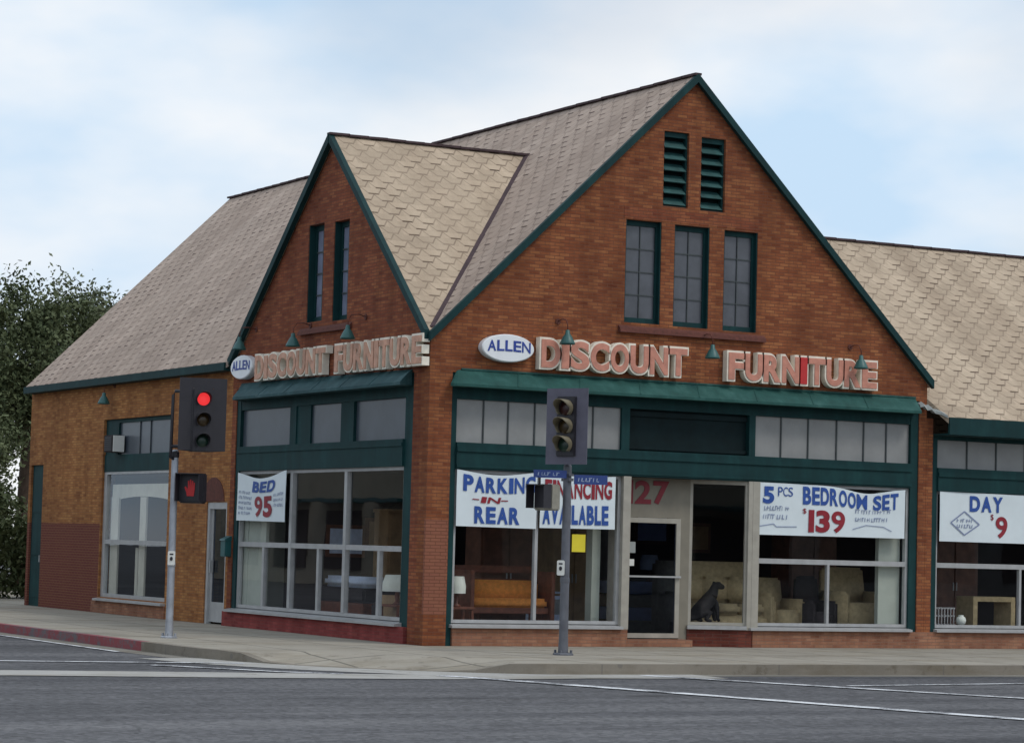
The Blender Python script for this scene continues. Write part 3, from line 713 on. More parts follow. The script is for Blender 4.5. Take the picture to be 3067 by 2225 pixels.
def shopwin(name, x0, x1, z0, z1, vs, hs, m=m_alu, y=.06, w=.055, sill=True, label=None, lower=()):
    """vs full-height mullions, hs rails, lower = mullions below the first rail"""
    f = MB()
    f.box(x0, x0+w, y, y+.08, z0, z1); f.box(x1-w, x1, y, y+.08, z0, z1)
    f.box(x0+w, x1-w, y, y+.08, z1-w, z1); f.box(x0+w, x1-w, y, y+.08, z0, z0+w)
    for v in vs: f.box(v-w/2, v+w/2, y-.004, y+.078, z0+w, z1-w)
    cuts = [x0+w]+[c for v in vs for c in (v-w/2, v+w/2)]+[x1-w]
    for h in hs:
        for i in range(0, len(cuts), 2): f.box(cuts[i], cuts[i+1], y+.002, y+.076, h-w*.8, h+w*.8)
    for v in lower: f.box(v-w*.45, v+w*.45, y, y+.074, z0+w, hs[0]-w*.8)
    o = f.build('shop_window', m, B_, label=label)
    MB().box(x0+w*.5, x1-w*.5, y+.045, y+.052, z0+w*.5, z1-w*.5).build('pane', m_glass, o)
    if sill:
        MB().hexa([(x0-.04, -.10, z0-.075), (x1+.02, -.10, z0-.075), (x1+.02, y+.1, z0-.075), (x0-.04, y+.1, z0-.075),
                   (x0-.04, -.10, z0-.035), (x1+.02, -.10, z0-.035), (x1+.02, y+.1, z0-.002), (x0-.04, y+.1, z0-.002)]).build('sill', m_alu, o)
    return o
shopwin('shop_window', .527, 3.72, .37, 2.868, (2.10,), (), m_alu, label='left front shop window with two tall panes')
shopwin('shop_window', 6.36, 9.79, .37, 2.868, (), (1.50,), m_alu, label='right front shop window with a rail and lower mullion', lower=(8.05,))
# bulkhead brick below the front windows
MB().box(.53, 3.86, -.03, .22, -.05, .294).build('bulkhead', m_brick_base, B_, label='tan brick bulkhead under the left front window')
MB().box(6.40, 10.32, -.03, .22, -.05, .294).build('bulkhead', m_brick_base, B_, label='tan brick bulkhead under the right front window')
# recessed entry: posts, tan panel with the street number, door, angled dog window
RY = .34
MB().box(3.722, 3.87, -.03, RY+.10, .296, 2.868).build('post', m_alu_tan, B_)
MB().box(6.27, 6.358, -.03, .10, .296, 2.868).box(6.358, 6.50, -.035, .058, .296, 2.868).build('post', m_alu_tan, B_)
slab2d([(3.871, .04), (3.985, .04), (3.985, 2.19), (5.11, 2.19), (5.11, .04), (5.30, .04), (5.30, 2.868), (3.871, 2.868)], [], FR(RY), .10).build('entry_surround', m_tan, B_)
MB().box(3.86, 6.37, .0, RY+.45, 2.869, 2.90).build('soffit', m_panel, B_)
d_ = MB(); w = .085
d_.box(3.99, 3.99+w, RY-.02, RY+.04, .14, 2.185).box(5.105-w, 5.105, RY-.02, RY+.04, .14, 2.185).box(3.99+w, 5.105-w, RY-.02, RY+.04, 2.185-w, 2.185).box(3.99+w, 5.105-w, RY-.02, RY+.04, .14, .22)
door = d_.build('door', m_alu_tan, B_, label='glass entrance door in a tan metal frame')
MB().box(3.99+w, 5.105-w, RY+.005, RY+.012, .22, 2.185-w).build('pane', m_doorglass, door)
MB().box(4.0, 5.10, RY-.075, RY-.045, 1.17, 1.20).box(4.0, 4.03, RY-.045, RY-.02, 1.165, 1.205).box(5.07, 5.10, RY-.045, RY-.02, 1.165, 1.205).build('push_bar', m_alu, door)
MB().box(3.90, 5.22, .05, RY+.12, -.05, .12).build('door_step', m_brick_base, B_)
mb = text_mesh('127', 4.00, 4.86, 2.42, 2.82, lambda u, v, d: (u, RY-.006-d, v), .03, .005)
mb.build('street_number', m_numred, B_)
# angled side-light
a = Vector((5.30, RY, 0)); b = Vector((6.29, .02, 0)); t = (b-a).normalized(); nrm = Vector((t.y, -t.x, 0))
def ang(s0, s1, d0, d1, z0, z1):
    p = [a+t*s0+nrm*d0, a+t*s1+nrm*d0, a+t*s1+nrm*d1, a+t*s0+nrm*d1]
    return [(q.x, q.y, z0) for q in p]+[(q.x, q.y, z1) for q in p]
Lg = (b-a).length
f = MB().hexa(ang(0, .05, 0, -.07, .37, 2.868)).hexa(ang(Lg-.05, Lg, 0, -.07, .37, 2.868)).hexa(ang(.05, Lg-.05, 0, -.07, .37, .42)).hexa(ang(.05, Lg-.05, 0, -.07, 2.80, 2.868))
o = f.build('shop_window', m_alu_tan, B_, label='angled side window beside the entrance door')
MB().hexa(ang(.02, Lg-.02, -.03, -.036, .39, 2.85)).build('pane', m_glass, o)
MB().hexa(ang(-.02, Lg, .07, -.05, .30, .366)).build('sill', m_alu, o)
MB().hexa(ang(-.02, Lg+.10, .03, -.16, -.05, .296)).build('bulkhead', m_brick_dim, B_, label='dark red brick bulkhead under the angled side window')

# right wing storefront ---------------------------------------------------
MB().box(W+.001, 10.275, -.004, .25, -.05, 4.15).build('pillar', m_brick, B_)
f = MB().box(10.276, 10.40, .02, .2, -.04, 3.84).box(10.40, 26, .03, .2, 3.77, 3.84).box(10.40, 26, -.02, .2, 2.84, 3.26).box(10.40, 26, -.045, -.021, 3.10, 3.18)
f.box(14.1, 14.3, .02, .2, .3, 2.84)
f.build('storefront_frame', m_green, B_, label='dark green surround of the right wing windows')
o = MB().box(10.402, 25.9, .085, .095, 3.262, 3.768).build('transom_window', m_pane_grey, B_)
for k in range(1, 8): MB().box(10.44+.68*k-.012, 10.44+.68*k+.012, .062, .084, 3.262, 3.768).build('glazing_bar', m_came, o)
shopwin('shop_window', 10.402, 14.09, .37, 2.838, (), (1.50,), m_alu, label='right wing shop window with a middle rail', lower=(12.4,))
shopwin('shop_window', 14.31, 18.4, .37, 2.838, (), (1.50,), m_alu, label='far right wing shop window beyond the frame')
MB().box(10.321, 26, -.03, .22, -.05, .294).build('bulkhead', m_brick_base, B_, label='brick bulkhead under the right wing windows')
MB().box(18.41, 26, .0, .25, .296, 2.838).build('wall', m_brick, B_, label='brick wall at the far right of the wing')
MB().box(25.7, 26, .3, 8.3, -.05, 4.2).box(10.2, 25.69, 8.1, 8.35, -.05, 4.2).build('wall', m_brick, B_, label='end and rear walls of the right wing')

# side storefront -----------------------------------------------------------
f = MB()
f.box(.02, .24, .561, .88, -.04, 4.44); f.box(.02, .24, 7.80, 7.959, -.04, 4.44)
f.box(.03, .24, .88, 7.80, 4.05, 4.44); f.box(-.02, .24, .88, 7.80, 2.91, 3.36); f.box(-.04, -.021, .88, 7.80, 3.24, 3.30)
f.box(.03, .22, 2.88, 3.06, 3.36, 4.05); f.box(.03, .22, 5.28, 5.55, 3.36, 4.05)
f.box(.05, .20, 4.70, 5.28, 3.36, 4.05); f.box(.05, .20, 3.06, 3.44, 3.36, 4.05)
f.build('storefront_frame', m_green, B_, label='dark green surround of the side windows')
for (y0, y1, bars) in ((.882, 2.878, ()), (3.442, 4.698, ()), (5.552, 7.798, ())):
    o = MB().box(.085, .095, y0, y1, 3.362, 4.048).build('transom_window', m_pane_blue, B_)
    for y in bars: MB().box(.066, .084, y-.01, y+.01, 3.362, 4.048).build('glazing_bar', m_came, o)
f = MB(); x = .05; w = .06; y0, y1, z0, z1 = .882, 7.798, .36, 2.908
f.box(x, x+.08, y0, y0+w, z0, z1); f.box(x, x+.08, y1-w, y1, z0, z1); f.box(x, x+.08, y0+w, y1-w, z1-w, z1); f.box(x, x+.08, y0+w, y1-w, z0, z0+w)
for v in (3.14, 5.42): f.box(x-.01, x+.078, v-.055, v+.055, z0+w, z1-w)
for (ya, yb) in ((y0+w, 3.085), (3.195, 5.365), (5.475, y1-w)): f.box(x-.004, x+.076, ya, yb, 1.50, 1.59)
for v in (1.80, 4.22, 6.62): f.box(x, x+.07, v-.045, v+.045, z0+w, 1.50)
o = f.build('shop_window', m_alu, B_, label='side shop window divided by pale mullions')
MB().box(x+.045, x+.052, y0+.03, y1-.03, z0+.03, z1-.03).build('pane', m_glass, o)
MB().hexa([(-.12, .80, .275), (-.12, 7.99, .275), (.12, 7.99, .275), (.12, .80, .275), (-.12, .80, .315), (-.12, 7.99, .315), (.12, 7.99, .357), (.12, .80, .357)]).build('sill', m_alu, o)
MB().box(-.05, .24, .60, 8.24, -.05, .274).build('bulkhead', m_brick_red, B_, label='red painted brick bulkhead under the side window')
MB().box(-.004, .30, .0, .03, -.05, .0).build('footing', m_brick_base, B_)

# left wall window, doors -----------------------------------------------------
y0, y1, z0, z1 = lwin
x = LX
f = MB().box(x+.04, x+.2, y0, y1, 2.98, 3.34).box(x+.06, x+.2, y0, y0+.10, 3.34, z1).box(x+.06, x+.2, y1-.75, y1, 3.34, z1).box(x+.06, x+.2, y0+.10, y1-.75, z1-.08, z1)
f.box(x+.06, x+.2, y0, y0+.08, 2.9, 2.98)
f.build('storefront_frame', m_green, B_, label='dark green frame over the left side window')
o = MB().box(x+.10, x+.11, y0+.10, y1-.75, 3.34, z1-.08).build('transom_window', m_pane_blue, B_)
for k in (2, 3): MB().box(x+.08, x+.099, y0+.1+.6*k-.01, y0+.1+.6*k+.01, 3.34, z1-.08).build('glazing_bar', m_came, o)
f = MB(); w = .075; zb, zt = .34, 2.978
f.box(x+.05, x+.14, y0, y0+w, zb, zt); f.box(x+.05, x+.14, y1-.16, y1, zb, zt); f.box(x+.05, x+.14, y0+w, y1-.16, zt-.05, zt); f.box(x+.05, x+.14, y0+w, y1-.16, zb, zb+w)
f.box(x+.046, x+.136, y0+w, y1-.16, 1.46, 1.55)
o = f.build('shop_window', m_alu, B_, label='left side shop window with cream drapes inside')
MB().box(x+.095, x+.102, y0+w, y1-.16, zb+w, zt-.05).build('pane', m_glass, o)
MB().hexa([(x-.10, y0-.05, zb-.08), (x-.10, y1+.08, zb-.08), (x+.15, y1+.08, zb-.08), (x+.15, y0-.05, zb-.08), (x-.10, y0-.05, zb-.04), (x-.10, y1+.08, zb-.04), (x+.15, y1+.08, zb-.001), (x+.15, y0-.05, zb-.001)]).build('sill', m_alu, o)
MB().box(x-.03, x+.02, y0-.05, y1+.35, -.05, zb-.081).build('bulkhead', m_brick_base, B_, label='brick bulkhead under the left side window')
# entry door in the side wall
f = MB(); y0, y1 = 8.362, 9.358
f.box(x+.02, x+.12, y1-.10, y1, 0, 2.328).box(x+.02, x+.12, y0, y0+.08, 0, 2.328).box(x+.02, x+.12, y0+.08, y1-.10, 2.20, 2.328)
f.box(x+.07, x+.11, y0+.08, y1-.10, .04, .42).box(x+.07, x+.11, y0+.08, y0+.16, .42, 2.20).box(x+.07, x+.11, y1-.19, y1-.10, .42, 2.20)
o = f.build('door', m_alu, B_, label='narrow glazed side door with pale frame')
MB().box(x+.085, x+.09, y0+.16, y1-.19, .42, 2.20).build('pane', m_doorglass, o)
MB().box(x+.0, x+.07, y1-.24, y1-.20, .98, 1.22).build('handle', m_alu, o)
y0, y1 = 19.102, 19.928
f = MB().box(x+.05, x+.11, y0, y1, 0, 3.188); 
o = f.build('door', m_green, B_, label='tall dark green door at the far left end')
for (za, zb) in ((.2, 1.0), (1.15, 2.0), (2.12, 3.05)): MB().box(x+.035, x+.0499, y0+.1, y1-.1, za, zb).build('door_panel', m_green, o)
MB().box(x+.0, x+.05, y0+.06, y0+.10, 1.0, 1.15).build('handle', m_alu, o)

# interior shell -------------------------------------------------------------
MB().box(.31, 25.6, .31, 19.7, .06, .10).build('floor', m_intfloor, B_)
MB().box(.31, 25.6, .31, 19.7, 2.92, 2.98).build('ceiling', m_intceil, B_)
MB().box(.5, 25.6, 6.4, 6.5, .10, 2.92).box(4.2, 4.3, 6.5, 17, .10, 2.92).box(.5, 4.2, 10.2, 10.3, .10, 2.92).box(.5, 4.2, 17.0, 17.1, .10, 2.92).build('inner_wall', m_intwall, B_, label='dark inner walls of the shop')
MB().box(.15, .9, 7.55, 7.79, .10, 2.9).build('partition', m_intpale, B_, label='pale green return at the left of the side window')
MB().box(.16, .22, 6.75, 7.55, .12, 2.0).build('partition', m_intpale, B_, label='pale green board behind the side window')
MB().box(9.25, 9.72, .20, .30, .36, 2.8).build('partition', m_intpale, B_, label='pale green board at the right end of the window')
MB().box(3.40, 3.56, .42, .62, .10, 2.9).build('partition', m_intpale, B_, label='pale green post behind the left front window')
MB().box(.20, .24, 14.62, 15.06, .36, 2.45).build('partition', m_cream2, B_, label='broad cream board at the left of the left side window')
MB().box(.20, .24, 13.02, 13.36, .36, 2.45).build('partition', m_cream2, B_, label='narrow cream post in the middle of the left side window')
MB().box(.26, .28, 13.55, 13.70, .36, 1.4).build('partition', m_cream2, B_, label='thin cream strip in the left side window')
mbv = MB(); n = 40
for i in range(n):
    ya = 11.5+(15.1-11.5)*i/n; yb = 11.5+(15.1-11.5)*(i+1)/n
    xa = .22+.015*math.sin(i*1.9); xb = .22+.015*math.sin((i+1)*1.9); za = 2.46+.10*(abs(i-20)/20)**2*-1; zb = 2.46+.10*(abs(i-19)/20)**2*-1
    mbv.face([(xa, ya, za), (xb, yb, zb), (xb, yb, 2.72), (xa, ya, 2.72)])
tag(mbv.build('valance', m_cream2), 'cream gathered valance hanging inside the left side window', 'curtain')

# ================================================================== SIGNS
def letter_sign(txt, a, b, z0, z1, place, label, fm, gap=.05, special=None):
    s = thing('letter_sign', label, 'sign', place((a+b)/2, z0, 0), 'channel letter signs on the gables')
    for i, (c, u0, u1) in enumerate(layout(txt, a, b, gap)):
        back = MB(); e = .026
        zt = z1-(.02 if txt[0] == 'D' and i == 1 else 0)
        put_glyph(back, c, u0-e, u1+e, z0-e, zt+e, lambda u, v, d: place(u, v, .02+d), .068, .13)
        o = back.build('letter', m_cream, s)
        fc = MB(); put_glyph(fc, c, u0+.006, u1-.006, z0+.008, zt-.010, lambda u, v, d: place(u, v, .148+d), .040, .018)
        fc.build('face', m_redface if special == i else fm, o)
pf = lambda u, v, d: (u, -d, v)
ps = lambda u, v, d: (-d, -u, v)         # u = -y so text reads left to right
letter_sign('DISCOUNT', 1.98, 4.86, 4.60, 5.085, pf, 'salmon channel letters reading DISCOUNT on the wide front gable', m_salmon)
letter_sign('FURNITURE', 5.70, 8.88, 4.60, 5.085, pf, 'salmon channel letters reading FURNITURE on the front gable, one letter bright red', m_salmon, special=4)
letter_sign('DISCOUNT', -6.80, -3.72, 4.575, 5.03, ps, 'cream letters reading DISCOUNT on the side gable', m_salmon2)
letter_sign('FURNITURE', -3.34, -.02, 4.555, 5.03, ps, 'cream letters reading FURNITURE on the side gable near the corner', m_salmon2)
def oval_sign(u0, u1, z0, z1, place, label):
    s = thing('oval_sign', label, 'sign', place((u0+u1)/2, z0, 0), 'oval name signs beside the letters')
    n = 40; um = (u0+u1)/2; zm = (z0+z1)/2; ru = (u1-u0)/2; rz = (z1-z0)/2
    P = [(um+ru*math.cos(2*math.pi*i/n), zm+rz*math.sin(2*math.pi*i/n)) for i in range(n)]
    Q = [(um+ru*.965*math.cos(2*math.pi*i/n), zm+rz*.93*math.sin(2*math.pi*i/n)) for i in range(n)]
    mb = MB()
    for i in range(n):
        j = (i+1) % n
        mb.face([place(*P[i], .01), place(*P[j], .01), place(*P[j], .13), place(*P[i], .13)])
        mb.face([place(*P[i], .13), place(*P[j], .13), place(*Q[j], .15), place(*Q[i], .15)])
    mb.face([place(*q, .15) for q in Q]); mb.face([place(*q, .01) for q in P][::-1])
    mb.build('sign_box', m_white, s)
    tx = text_mesh('ALLEN', um-ru*.80, um+ru*.84, zm-rz*.28, zm+rz*.50, lambda u, v, d: place(u, v-.06*(u-um)*0+.035*math.cos((u-um)/ru*1.3)-.02, .153+d), .022, .004, gap=.10)
    tx.build('lettering', m_blueink, s)
oval_sign(.872, 1.858, 4.655, 5.115, pf, 'white oval sign with blue letters on the front gable')
oval_sign(-7.98, -6.98, 4.62, 5.07, ps, 'white oval sign with blue letters on the side gable')

# lamps over the signs
def lamp(px, py, z, dirn, label, reach=.5):
    d = Vector(dirn); base = Vector((px, py, z+.30))-d*reach
    s = thing('gooseneck_lamp', label, 'lamp', base, 'gooseneck lamps over the signs')
    c = Vector((px, py, z))
    pts = [base+d*.0, base+d*reach*.4+Vector((0, 0, .03)), base+d*reach*.8+Vector((0, 0, .02)), c+Vector((0, 0, .22)), c+Vector((0, 0, .13))]
    MB().tube(pts, .009, 8).build('arm', m_dkred, s, True)
    MB().lathe([(.0, .02), (.05, .02), (.05, 0)], base, 12, rot=d.to_track_quat('Z', 'Y').to_matrix()).build('wall_plate', m_dkred, s)
    MB().lathe([(.022, .14), (.036, .13), (.042, .07), (.066, .045), (.10, -.02), (.126, -.075), (.13, -.10), (.122, -.10), (.118, -.075), (.09, -.02), (.05, .03), (.0, .04)], c, 20).build('shade', m_lamp, s, True)
for x, z, l in ((2.28, 5.10, 'green gooseneck lamp over the start of the front DISCOUNT letters'), (5.157, 5.03, 'green gooseneck lamp between the two front words'), (8.296, 5.03, 'green gooseneck lamp over the end of the front FURNITURE letters')):
    lamp(x+.09, -.34, z, (0, -1, 0), l, .34)
for y, z, l in ((4.427, 5.17, 'green gooseneck lamp over the side DISCOUNT letters, below the left side window'), (2.164, 5.18, 'green gooseneck lamp over the side FURNITURE letters, below the right side window'), (6.85, 5.24, 'green gooseneck lamp by the low left end of the side gable edge')):
    lamp(-.34, y+.28, z, (-1, 0, 0), l, .34)
lamp(-.2, 14.67, 4.50, (-1, 0, 0), 'small green gooseneck lamp on the low left wall above the air conditioner', .24)

# banners ------------------------------------------------------------------
def scribble(u0, u1, v0, v1, place, seed):
    rnd = random.Random(seed); mb = MB(); u = u0
    while u < u1-.02:
        w_ = rnd.uniform(.016, .034); h = (v1-v0)
        mb.hexa([place(u+a, v0+b, c) for (a, b, c) in ((0, 0, .001), (w_*.5, 0, .001), (w_*.5, 0, .003), (0, 0, .003), (w_*.35, h*rnd.uniform(.7, 1), .001), (w_*.85, h*rnd.uniform(.7, 1), .001), (w_*.85, h*.9, .003), (w_*.35, h*.9, .003))])
        if rnd.random() < .75:
            vv = v0+h*rnd.choice((.0, .42, .8)); mb.hexa([place(u+a, vv+b, c) for (a, b, c) in ((0, 0, .001), (w_+.02, 0, .001), (w_+.02, 0, .003), (0, 0, .003), (0, h*.17, .001), (w_+.02, h*.17, .001), (w_+.02, h*.17, .003), (0, h*.17, .003))])
        u += w_+rnd.uniform(.022, .034)
        if rnd.random() < .16: u += .03
    return mb
def line_strip(pts, w, place):
    mb = MB()
    for (p, q) in zip(pts[:-1], pts[1:]):
        dx, dy = q[0]-p[0], q[1]-p[1]; L_ = math.hypot(dx, dy); nx, ny = -dy/L_*w/2, dx/L_*w/2
        mb.face([place(p[0]-nx, p[1]-ny, .002), place(q[0]-nx, q[1]-ny, .002), place(q[0]+nx, q[1]+ny, .002), place(p[0]+nx, p[1]+ny, .002)])
    return mb
def banner(label, surf, u0, u1, top, bot, texts, extras=()):
    """surf(u, v, d) gives the rippled cloth; top(s), bot(s) its edges for s in 0..1"""
    s = thing('banner', label, 'banner', surf((u0+u1)/2, bot(.5), 0), 'sale banners in the shop windows')
    mb = MB(); nu, nv = 36, 10; b = 0
    grid = []
    for d in (0.0, -.004):
        for j in range(nv+1):
            for i in range(nu+1):
                su = i/nu; v = bot(su)+(top(su)-bot(su))*j/nv; mb.v.append(tuple(surf(u0+(u1-u0)*su, v, d)))
    N = (nu+1)*(nv+1)
    for k in (0, N):
        for j in range(nv):
            for i in range(nu):
                q = (k+j*(nu+1)+i, k+j*(nu+1)+i+1, k+(j+1)*(nu+1)+i+1, k+(j+1)*(nu+1)+i); mb.f.append(q)
    mb.build('cloth', m_bann, s, True)
    def warp(u, v, d):     # lettering follows the hang of the cloth
        su = (u-u0)/(u1-u0); f_ = (v-bot(.0))/(top(.0)-bot(.0)); vv = v+(top(su)-top(0))*max(0, min(1, f_))**1.5+(bot(su)-bot(0))*(1-max(0, min(1, f_)))
        return surf(u, vv, .009+d)
    for (txt, a, b_, v0, v1, mat, off, sl_) in texts: text_mesh(txt, a, b_, v0, v1, warp, off*1.45, .002, sl_).build('lettering', mat, s)
    for e in extras: e(warp, s)
rip = lambda a, k, ph: (lambda u, v: a*math.sin(u*k+ph)+a*.6*math.sin(v*5+u*2.3))
def fsurf(y, r): return lambda u, v, d: (u, y-d+r(u, v), v)
def ssurf(x, r): return lambda u, v, d: (x-d+r(u, v), -u, v)
banner('white sale banner reading PARKING IN REAR in the left front window', fsurf(-.012, rip(.006, 7, 0)), .545, 2.055,
       lambda s: 2.865-.07*math.sin(math.pi*min(1, s*1.0))**1.2 if s < .98 else 2.865, lambda s: 1.945-.01*s,
       [('PARKING', .66, 2.02, 2.53, 2.81, m_bblue, .03, 0), ('-IN-', .84, 1.50, 2.35, 2.46, m_bred, .03, .25), ('REAR', .88, 1.73, 2.00, 2.29, m_bblue, .03, 0)])
banner('white sale banner reading FINANCING AVAILABLE behind the middle signal pole', fsurf(-.012, rip(.005, 6, 1)), 2.12, 3.57,
       lambda s: 2.85-.02*math.sin(math.pi*s), lambda s: 1.955+.01*s,
       [('FINANCING', 2.20, 3.50, 2.46, 2.77, m_bred, .028, 0), ('AVAILABLE', 2.17, 3.44, 2.02, 2.35, m_bblue, .030, 0)])
def bed_extras(warp, s):
    k = 0
    for (a, b_, rows) in ((6.58, 7.18, (2.52, 2.42)), (8.70, 9.40, (2.40, 2.28))):
        pass
def five_extras(warp, s):
    for (a, b_, v) in ((6.60, 7.12, 2.385), (6.58, 7.10, 2.235), (8.56, 9.36, 2.42), (8.56, 9.26, 2.26)):
        scribble(a, b_, v, v+.085, warp, int(v*1000+a*10)).build('small_print', m_bgrey, s)
    line_strip([(6.48, 2.10), (6.80, 2.15), (6.86, 2.10), (7.30, 2.11)], .014, warp).build('flourish', m_bgrey, s)
    line_strip([(8.50, 2.10), (8.80, 2.19), (9.18, 2.16), (9.36, 2.08)], .014, warp).build('flourish', m_bgrey, s)
sag = lambda s: -.105*math.exp(-((s-.74)/.16)**2)-.03*s
banner('white sale banner reading 5 PCS BEDROOM SET 139 in the right front window', fsurf(-.012, rip(.007, 5, 2)), 6.425, 9.66,
       lambda s: 2.865+sag(s)*(1 if s < .99 else .9), lambda s: 1.955+.005*s,
       [('5', 6.57, 6.80, 2.50, 2.80, m_bblue, .03, 0), ('PCS', 6.88, 7.20, 2.64, 2.80, m_bblue, .0, 0), ('BEDROOM', 7.42, 8.82, 2.51, 2.83, m_bblue, .025, 0), ('SET', 8.95, 9.50, 2.49, 2.81, m_bblue, .025, 0),
        ('$', 7.42, 7.50, 2.34, 2.44, m_bred, .0, 0), ('139', 7.55, 8.33, 2.02, 2.42, m_bred, .03, 0)], [five_extras])
def day_extras(warp, s):
    line_strip([(10.70, 2.28), (11.02, 2.49), (11.36, 2.26), (11.02, 2.06), (10.70, 2.28)], .024, warp).build('diamond', m_bgrey, s)
    for v in (2.29, 2.19): scribble(10.84, 11.22, v, v+.07, warp, int(v*777)).build('small_print', m_bgrey, s)
banner('white sale banner reading DAY and 9 in the right wing window', fsurf(-.006, rip(.006, 5, 3)), 10.45, 13.4,
       lambda s: 2.835-.02*s, lambda s: 1.935-.005*s,
       [('DAY', 11.14, 11.90, 2.49, 2.78, m_bblue, .03, 0), ('$', 11.62, 11.69, 2.34, 2.46, m_bred, .0, 0), ('9', 11.74, 12.02, 2.02, 2.42, m_bred, .03, 0)], [day_extras])
def bedside(warp, s):
    for k, v in enumerate((2.50, 2.40, 2.30, 2.20, 2.10)): scribble(-7.64, -7.10+.05*(k % 2), v, v+.06, warp, 50+k).build('small_print', m_bgrey, s)
    for k, v in enumerate((2.46, 2.36, 2.26)): scribble(-6.06, -5.60, v, v+.06, warp, 80+k).build('small_print', m_bgrey, s)
banner('small white sale banner reading BED 95 in the side window', ssurf(-.02, rip(.006, 6, 0)), -7.74, -5.52,
       lambda s: 2.88-.13*math.sin(math.pi*s)**1.3+.02*s, lambda s: 1.985-.02*s,
       [('BED', -7.06, -6.04, 2.56, 2.80, m_bblue, .03, .25), ('95', -6.92, -6.12, 2.06, 2.48, m_bred, .03, 0)], [bedside])

tag(MB().box(2.78, 3.04, .045, .053, 1.572, 1.866).build('notice', m_yellow), 'plain yellow paper notice on the left front window', 'notice')
tag(MB().box(4.02, 4.19, RY-.035, RY-.022, 1.58, 1.77).build('notice', m_greybox, bevel=.004), 'grey notice plate on the entrance door stile', 'notice')
tag(MB().box(4.055, 4.17, RY-.035, RY-.022, 1.36, 1.475).build('notice', m_paper, bevel=.004), 'small white square sticker under the grey plate on the door', 'sticker')

# air conditioner, mailbox
s = thing('air_conditioner', 'boxy grey window air conditioner hung in the left side transom', 'air conditioner', (-.05, 14.4, 3.38))
MB().box(-.16, .10, 14.16, 14.66, 3.38, 3.74).build('case', m_choc, s, bevel=.012)
for k in range(7): MB().box(-.172, -.161, 14.20, 14.62, 3.42+k*.042, 3.445+k*.042).build('grille_slat', m_black, s)
MB().box(-.15, .09, 14.13, 14.158, 3.39, 3.73).build('side_panel', m_paper, s)
s = thing('mailbox', 'small teal wall mailbox beside the narrow side door', 'mailbox', (0, 8.06, 1.3))
MB().box(-.13, -.002, 7.99, 8.22, 1.30, 1.60).build('box', m_teal, s, bevel=.01)
MB().hexa([(-.15, 7.98, 1.60), (-.15, 8.23, 1.60), (-.002, 8.23, 1.60), (-.002, 7.98, 1.60), (-.14, 7.98, 1.63), (-.14, 8.23, 1.63), (-.002, 8.23, 1.69), (-.002, 7.98, 1.69)]).build('lid', m_teal, s)

# ================================================================== SIGNALS
m_redlit = MAT('lit_red_lens'); m_redlit.b.inputs['Base Color'].default_value = (.4, .01, .01, 1); m_redlit.b.inputs['Emission Color'].default_value = (1, .045, .05, 1); m_redlit.b.inputs['Emission Strength'].default_value = .75; m_redlit = m_redlit.m
m_hand = MAT('lit_red_hand'); m_hand.b.inputs['Base Color'].default_value = (.3, .01, .01, 1); m_hand.b.inputs['Emission Color'].default_value = (1, .04, .06, 1); m_hand.b.inputs['Emission Strength'].default_value = .07; m_hand = m_hand.m
m_lr = plain('dark_red_lens', (.035, .008, .007, 1), .3); m_la = plain('dark_amber_lens', (.045, .026, .008, 1), .3); m_lg = plain('dark_green_lens', (.008, .028, .018, 1), .3)

def signal_head(label, cx, cy, z0, z1, width, ang_, mplate, mbody, lit, lens_z, lens_r, vis_len, mvis_in):
    s = thing('traffic_light', label, 'traffic light', (cx, cy, z0), 'traffic lights on the corner poles')
    M = Matrix.Translation((cx, cy, 0)) @ Matrix.Rotation(ang_, 4, 'Z')     # local -y is the way the signal faces
    def X(mb):
        mb.v = [tuple(M @ Vector(v)) for v in mb.v]; return mb
    hw = .17
    pl = slab2d(rect(-width/2, width/2, z0, z1), [rect(-hw, hw, lens_z[-1]-.18, lens_z[0]+.18)], lambda u, v, d: (u, .02+d, v), .012)
    X(pl).build('backplate', mplate, s)
    X(MB().box(-hw+.003, hw-.003, -.02, .19, lens_z[-1]-.178, lens_z[0]+.178)).build('housing', mbody, s, bevel=.012)
    rot = Matrix.Rotation(math.pi/2, 3, 'X')
    for k, z in enumerate(lens_z):
        mt = (m_redlit if lit and k == 0 else (m_lr, m_la, m_lg)[k])
        X(MB().lathe([(lens_r, .022), (lens_r*.8, .040), (lens_r*.45, .052), (.0, .056)], (0, 0, z), 20, rot=rot)).build('lens', mt, s, True)
        v = MB(); n = 22; a0, a1 = R(-50), R(230); b = 0
        for r_, in ((lens_r+.018,), (lens_r+.010,)):
            for yy in (-.022, -vis_len):
                for i in range(n+1):
                    t = a0+(a1-a0)*i/n; e = yy if yy > -.1 else yy*(.45+.55*max(0, math.sin(max(0, min(math.pi, t)))**.6) if 0 < t < math.pi else .45)
                    v.v.append((r_*math.cos(t), e, z+r_*math.sin(t)))
        m1 = n+1
        for i in range(n):
            v.f.append((i, i+1, m1+i+1, m1+i)); v.f.append((2*m1+i, 3*m1+i, 3*m1+i+1, 2*m1+i+1)); v.f.append((m1+i, m1+i+1, 3*m1+i+1, 3*m1+i))
        X(v).build('visor', mvis_in, s, True)
    return s
signal_head('black traffic light with its red lens lit on the left pole', -3.10, 2.03, 3.06, 4.245, .78, R(-12), m_black, m_black, True, (3.90, 3.56, 3.22), .105, .20, m_black)
signal_head('grey backed traffic light turned aside on top of the middle pole', .76, -3.14, 2.91, 4.075, .74, R(-62), m_plate, m_black, False, (3.77, 3.49, 3.21), .115, .26, m_visor_in)

